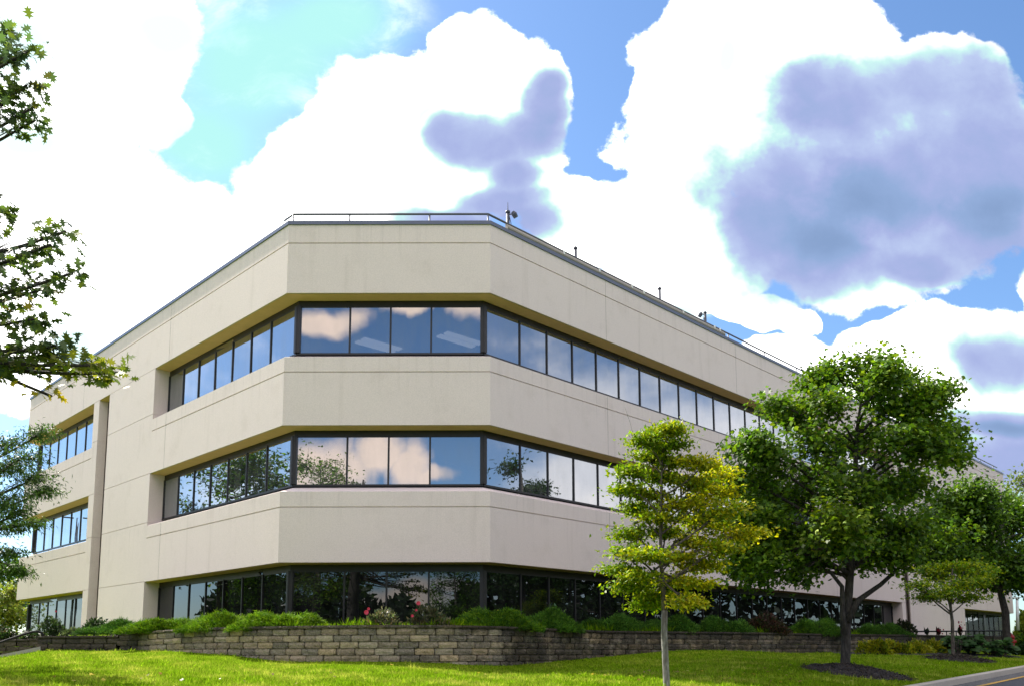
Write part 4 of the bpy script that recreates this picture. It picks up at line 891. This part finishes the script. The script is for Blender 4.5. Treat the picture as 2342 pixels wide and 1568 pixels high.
# roses
def rose(label, x0, x1, top, blooms, cols, back=.55, base=.5, dens=1500):
    r = shrub('rose_bush', label, x0, x1, top, cols, dens=dens, size=.085, tpl='simple', ry=.45, back=back, lay=2, up=1.1, base=base, cat='rose bush', group='rose bushes above the wall')
    Y = wallY((x0 + x1) / 2) + back
    for (px, py, rad) in blooms:
        mb = MB(); c = at(px, py, Y - .40)
        for k in range(3):
            n_ = 5 + k
            for j in range(n_):
                a = j / n_ * 6.283 + k; q = rad * .75 * (.45 + .3 * k); d = Vector((math.cos(a), -.5 + .2 * k, math.sin(a)))
                w = Vector((-math.sin(a), 0, math.cos(a))) * rad * .45; e = c + Vector((d.x * q, d.y * rad * .4, d.z * q)); b = c
                mb.add([b, e - w + Vector((0, -.01, 0)), e * 1.0 + Vector((d.x, -.3, d.z)) * rad * .25, e + w], [(0, 1, 2, 3)])
        mb.build('bloom', M['petal'], r)
        mb = MB(); mb.tube(curve((c.x + .05, c.y + .25, base + .1), c, (.04, 0, .05), 4), .006, 4); mb.build('stem', M['dark_bark'], r)
RS = [(.05, .085, .03), (.09, .12, .05), (.15, .11, .05), (.035, .055, .022), (.18, .17, .10)]
rose('rose bush with a pink bloom at its left, left of the pair', 828, 915, 1384, [(838, 1399, .055), (843, 1391, .035)], RS)
rose('rose bush with pink blooms near its top, right of the pair', 935, 1040, 1376, [(957, 1378, .05), (943, 1407, .035), (952, 1394, .03)], RS)
rose('bushy dark rose at the far left above the stair wall', 98, 152, 1404, [(128, 1397, .03)], DARK + RS[:2], back=2.4, base=.42, dens=2200)
rose('small grey green rose bush at the foot of the left fin', 196, 240, 1402, [], DARK + RS[:1], back=1.4)
rose('low sparse rose bush between the two left rose bushes', 155, 190, 1436, [], RS[:2], back=1.8)
for (x0, x1, top, lab) in ((-60, 62, 1426, 'reddish green clipped hedge at the far left edge'), (50, 112, 1434, 'short dark hedge between the reddish hedge and the dark rose')):
    shrub('hedge', lab, x0, x1, top, DARK + [(.07, .05, .02), (.05, .09, .02)], dens=1600, size=.10, tpl='simple', ry=.5, back=2.6, base=.3, cat='hedge', lay=2)
# golden shrubs and hostas at the right
for i, (x0, x1, top, lab) in enumerate(((1968, 2030, 1453, 'golden yellow shrub at the left of the row, nearest the maple trunk'), (2015, 2085, 1453, 'second golden yellow shrub of the row by the wall'), (2070, 2130, 1458, 'third golden yellow shrub of the row by the wall'), (2112, 2150, 1464, 'right hand golden yellow shrub of the row'), (2152, 2172, 1471, 'tiny golden shrub standing apart beside the hostas'))):
    Y = 28.6 + .25 * i; a, b = at(x0, top, Y), at(x1, top, Y); z0 = float(gz((a.x + b.x) / 2, Y)); rx = (b.x - a.x) / 2 * 1.05
    mound('golden_shrub', lab, ((a.x + b.x) / 2, Y, z0), rx, .42, (a.z - z0) * 1.05, [(.32, .33, .012), (.22, .28, .012), (.42, .38, .02), (.12, .19, .012)], int(900 * rx + 120), .10, 'simple', cat='shrub', group='golden shrubs along the wall', lay=3, up=1.)
def hosta(label, px, py0, py1, Y, rad, n_=60, name='hosta', cols=((.035, .095, .022), (.055, .13, .03), (.028, .075, .02)), up=.5):
    b = at(px, py1, Y); t_ = at(px, py0, Y).z; z0 = float(gz(b.x, Y)) - .02; r = empty(name, (b.x, Y, z0), label, 'plant', name + ' clumps beside the small tree')
    a = rng.uniform(0, 6.283, n_); f = np.sqrt(rng.random(n_)); h = (t_ - z0)
    pos = np.c_[b.x + rad * .75 * f * np.cos(a), Y + rad * .6 * f * np.sin(a), z0 + h * (.35 + .65 * (1 - f ** 2)) * (.75 + .25 * rng.random(n_))]
    out = np.c_[np.cos(a), np.sin(a), -.25 + up * (1 - f)]; nr = np.c_[np.cos(a) * .6, np.sin(a) * .6 - .3, np.ones(n_)] + rng.normal(size=(n_, 3)) * .25
    leaves('leaf_clump', pos, out + rng.normal(size=(n_, 3)) * .2, nr, .26 * (.7 + .6 * rng.random(n_)), palette(cols, n_, .2), 'broad', M['leaf'], r)
    mb = MB()
    for i in range(0, n_, 4): mb.tube([(b.x, Y, z0), tuple(pos[i])], .012, 4)
    mb.build('stalk', M['bark'], r)
for (px, a, b, Y, rad, lab) in ((2192, 1452, 1492, 29.0, .62, 'broad leaved hosta clump just right of the thin trunk'), (2228, 1449, 1494, 29.2, .7, 'broad leaved hosta clump in the middle of the bed'), (2262, 1453, 1496, 29.0, .66, 'broad leaved hosta clump below the dark forked trunk'), (2296, 1464, 1497, 28.8, .5, 'low hosta clump at the right end of the bed'), (2170, 1460, 1490, 29.6, .4, 'small hosta clump behind the thin trunk')):
    hosta(lab, px, a, b, Y, rad)
for (px, a, lab, red) in ((2120, 1434, 'small spiky plant behind the railing, leftmost of three', 0), (2147, 1433, 'dark red leaved plant behind the railing', 1), (2197, 1424, 'tall canna with red flowers behind the railing and thin trunk', 1)):
    Y = 34.2; b = at(px, 1453, Y); t_ = at(px, a, Y).z; r = empty('canna_plant', (b.x, Y, b.z), lab, 'plant', 'cannas behind the railing'); n_ = 18
    aa = rng.uniform(0, 6.283, n_); d = np.c_[np.cos(aa) * .5, np.sin(aa) * .5, np.ones(n_)]; pos = np.c_[np.full(n_, b.x), np.full(n_, Y), b.z + (t_ - b.z) * .6 * rng.random(n_)]
    leaves('leaf_clump', pos, d, np.c_[np.cos(aa), np.sin(aa), np.zeros(n_)], 0.24 * (.6 + .5 * rng.random(n_)), palette([(.05, .02, .02), (.03, .05, .02), (.07, .02, .025)] if red else DARK, n_), 'simple', M['leaf'], r)
    if red:
        nf = 14; leaves('flower', np.c_[b.x + rng.normal(size=nf) * .06, Y - .1 + rng.normal(size=nf) * .05, t_ - .1 + rng.normal(size=nf) * .08], rand_unit(nf), rand_unit(nf), np.full(nf, .10), palette([(.5, .03, .06), (.35, .02, .05)], nf), 'simple', M['leaf'], r)
# right edge: hydrant, hedge, pale pole, bright bush
hy = empty('fire_hydrant', tuple(at(2313, 1486, 34.5)), 'red hydrant partly hidden behind the dark forked trunk', 'hydrant')
b = at(2314, 1486, 34.5)
mb = MB(); mb.tube([(b.x, b.y, b.z), (b.x, b.y, b.z + .06), (b.x, b.y, b.z + .07), (b.x, b.y, b.z + .50)], [.17, .17, .12, .12], 14); mb.tube([(b.x - .2, b.y, b.z + .36), (b.x + .2, b.y, b.z + .36)], .06, 10); mb.tube([(b.x, b.y, b.z + .34), (b.x, b.y - .2, b.z + .34)], .075, 10); mb.build('barrel', M['red'], hy, True)
mb = MB(); mb.tube([(b.x, b.y, b.z + .50), (b.x, b.y, b.z + .53), (b.x, b.y, b.z + .60), (b.x, b.y, b.z + .66), (b.x, b.y, b.z + .72)], [.15, .15, .12, .06, .03], 14); mb.build('cap', M['red'], hy, True)
for (x0, x1, top, Y, cols, lab, nm) in ((2318, 2400, 1440, 37, DARK + GREEN, 'dark green shrub mass at the right edge behind the hydrant', 'edge_shrub'), (2300, 2390, 1478, 31, DARK, 'low dark plants at the right edge of the mulch', 'low_shrub'), (2316, 2400, 1396, 62, [(.22, .27, .03), (.15, .22, .03)], 'bright yellow green bush far behind at the right edge', 'far_bush')):
    a, b = at(x0, top, Y), at(x1, top, Y); z0 = float(gz((a.x + b.x) / 2, Y)); rx = (b.x - a.x) / 2
    mound(nm, lab, ((a.x + b.x) / 2, Y, z0), rx, rx * .7, a.z - z0, cols, 1100, .16 if Y < 50 else .3, 'simple', lay=3, up=.9)
lp = empty('light_pole', tuple(at(2327, 1440, 58)), 'pale slender pole far behind at the right edge', 'pole')
mb = MB(); a, b = at(2328, 1440, 58), at(2326, 1366, 58); mb.tube([a, b], [.11, .08], 10); mb.build('shaft', M['pole_white'], lp, True)
mb = MB(); mb.box((b.x - .2, b.y, b.z), (.7, .16, .12)); mb.build('lamp_head', M['pole_white'], lp)

# mulch rings with loose chips, bed at the right
def mulch_ring(label, c, r, h=.14, ry=None):
    ry = ry or r; nr, na = 14, 56; V = []
    for i in range(nr + 1):
        f = i / nr
        for j in range(na):
            a = j / na * 6.283; w = 1 + .05 * math.sin(3 * a + c[0]) + .03 * math.sin(7 * a)
            V.append((c[0] + r * w * f * math.cos(a), c[1] + ry * w * f * math.sin(a), 0))
    V = np.array(V); ff = np.repeat(np.arange(nr + 1) / nr, na)
    V[:, 2] = gz(V[:, 0], V[:, 1]) + h * (1 - ff ** 1.6) + .016 * rng.normal(size=len(V)) * (ff < .98) + np.where(ff > .98, -.03, .012)
    F = []
    for i in range(nr):
        for j in range(na): F.append((i * na + j, i * na + (j + 1) % na, (i + 1) * na + (j + 1) % na, (i + 1) * na + j))
    o = np_mesh('mulch', V, F, np.full(len(F), 4), M['mulch'], smooth=True)
    return tag(o, label, 'mulch', kind='stuff')
mulch_ring('dark mulch ring round the maple trunk', (7.62, 18.75), 1.16, .12)
mulch_ring('dark mulch ring round the thin trunk of the small tree', (13.65, 25.85), .98, .08)
mulch_ring('dark mulch bed under the golden shrubs and hostas', (14.3, 29.3), 3.4, .06, 1.15)

def scatter_chips():
    P = []
    for (cx_, cy_, rx_, ry_) in ((7.62, 18.75, 1.16, 1.16), (13.65, 25.85, .98, .98)):
        n_ = 1500; a = rng.uniform(0, 6.283, n_); f = np.sqrt(rng.random(n_)) * 1.03; x = cx_ + rx_ * f * np.cos(a); y = cy_ + ry_ * f * np.sin(a)
        P.append(np.c_[x, y, gz(x, y) + .13 * np.clip(1 - f ** 1.6, 0, 1) + .022])
    P = np.concatenate(P); k = len(P); nn = rng.normal(size=(k, 3)) * .5 + np.array([0, 0, 1.])
    leaves('mulch_chips', P, rand_unit(k) * np.array([1, 1, .35]), nn, .075 * (.5 + .9 * rng.random(k)), palette([(.03, .024, .022), (.075, .058, .05), (.018, .015, .015), (.11, .085, .07)], k), 'narrow', M['leaf'])
    return bpy.data.objects['mulch_chips']
tag(scatter_chips(), 'loose bark chips on the mulch rings', 'mulch', kind='stuff')
def fallen():
    k = 170; x = np.r_[2.6 + rng.normal(size=60) * 1.8, 7.5 + rng.normal(size=60) * 1.9, rng.uniform(-9, 8, 50)]; y = np.r_[15.6 + np.abs(rng.normal(size=60)) * 1.6, 18.2 + rng.normal(size=60) * 1.2, rng.uniform(14, 19, 50)]
    s = (x - C0[0]) * NN[0] + (y - C0[1]) * NN[1]; wy = np.interp(x, WP[:, 0], WP[:, 1]); m_ = (s > .1) & (y < wy - .2); x, y = x[m_], y[m_]; k = len(x)
    leaves('fallen_leaves', np.c_[x, y, gz(x, y) + .035], rand_unit(k) * np.array([1, 1, .2]), rng.normal(size=(k, 3)) * .35 + np.array([0, 0, 1.]), .075 * (.6 + .7 * rng.random(k)), palette([(.45, .33, .05), (.30, .20, .06), (.5, .42, .12), (.22, .14, .06)], k), 'maple', M['leaf'])
    return bpy.data.objects['fallen_leaves']
tag(fallen(), 'a few yellow and brown fallen leaves on the lawn', 'fallen leaves', kind='stuff')

# ------------------------------------------------------------------ grass blades over the visible lawn and along the wall top
def grass():
    n_ = 150000
    y = 13.2 + 17 * rng.random(n_) ** 1.4; x = (rng.random(n_) * 1.3 - .64) * y
    s = (x - C0[0]) * T[0] + (y - C0[1]) * T[1]; d = (x - C0[0]) * NN[0] + (y - C0[1]) * NN[1]
    wy = np.interp(x, WP[:, 0], WP[:, 1], left=24.4)
    keep = (d > .03) & (y < wy - .06) & (np.hypot(x - 7.62, y - 18.75) > 1.12) & (np.hypot(x - 13.65, y - 25.85) > .95) & (((x - 14.3) / 3.3) ** 2 + ((y - 29.3) / 1.1) ** 2 > 1)
    x, y = x[keep], y[keep]; z = gz(x, y)
    k = len(x); clump = np.sin(x * 9 + 2 * np.sin(y * 3.1)) * np.sin(y * 7 + 2 * np.sin(x * 2.3)) + .6 * np.sin(x * 19 + y * 5) * np.sin(y * 15 - x * 4); patch = np.sin(x * 1.7 + np.sin(y * 1.3) * 1.5) * np.sin(y * 2.1 + np.sin(x * .9)) + .5 * np.sin(x * 5 + y * 3)
    cols = palette([(.12, .215, .006), (.175, .285, .010), (.08, .165, .005)], k, .25)
    dry = np.clip(patch * .40 + .22 * rng.normal(size=k) + .10, 0, .85)[:, None]; cols = (cols * (1 - dry) + np.array([.40, .40, .08]) * dry) * (1 + .38 * clump)[:, None] * 1.12
    dd = np.c_[rng.normal(size=k) * .5, rng.normal(size=k) * .5, np.ones(k)]
    leaves('grass', np.c_[x, y, z - .005], dd, np.c_[rng.normal(size=k), -np.ones(k), np.zeros(k)], .062 * (.6 + .8 * rng.random(k)) * (1 + .25 * clump), np.clip(cols, .005, .6), 'blade', M['grassblade'])
    return bpy.data.objects['grass']
tag(grass(), 'short mown grass blades covering the lawn', 'grass', kind='stuff')
def edge_grass():
    P = []
    for l in np.linspace(WL[-1] * .06, WL[-1] * .70, 900):
        p, d, o = wat(l); dens = 9 if (-4.6 < p[0] < .6) else 5
        for i in range(dens):
            q = p[:2] - o * (.28 + abs(rng.normal()) * .16) + d * rng.normal() * .04; P.append((q[0], q[1], .48))
    P = np.array(P); k = len(P); sz = (.10 + .13 * rng.random(k) ** 2) * np.where(np.sin(P[:, 0] * 3.1) > .3, 1.35, .8)
    leaves('edge_grass', P, np.c_[rng.normal(size=k) * .4, rng.normal(size=k) * .4 - .1, np.ones(k)], np.c_[rng.normal(size=k), -np.ones(k), np.zeros(k)], sz, palette([(.13, .26, .006), (.08, .19, .006), (.20, .28, .01)], k), 'blade', M['grassblade'])
    return bpy.data.objects['edge_grass']
tag(edge_grass(), 'longer bright grass growing along the top of the block wall', 'grass', kind='stuff')
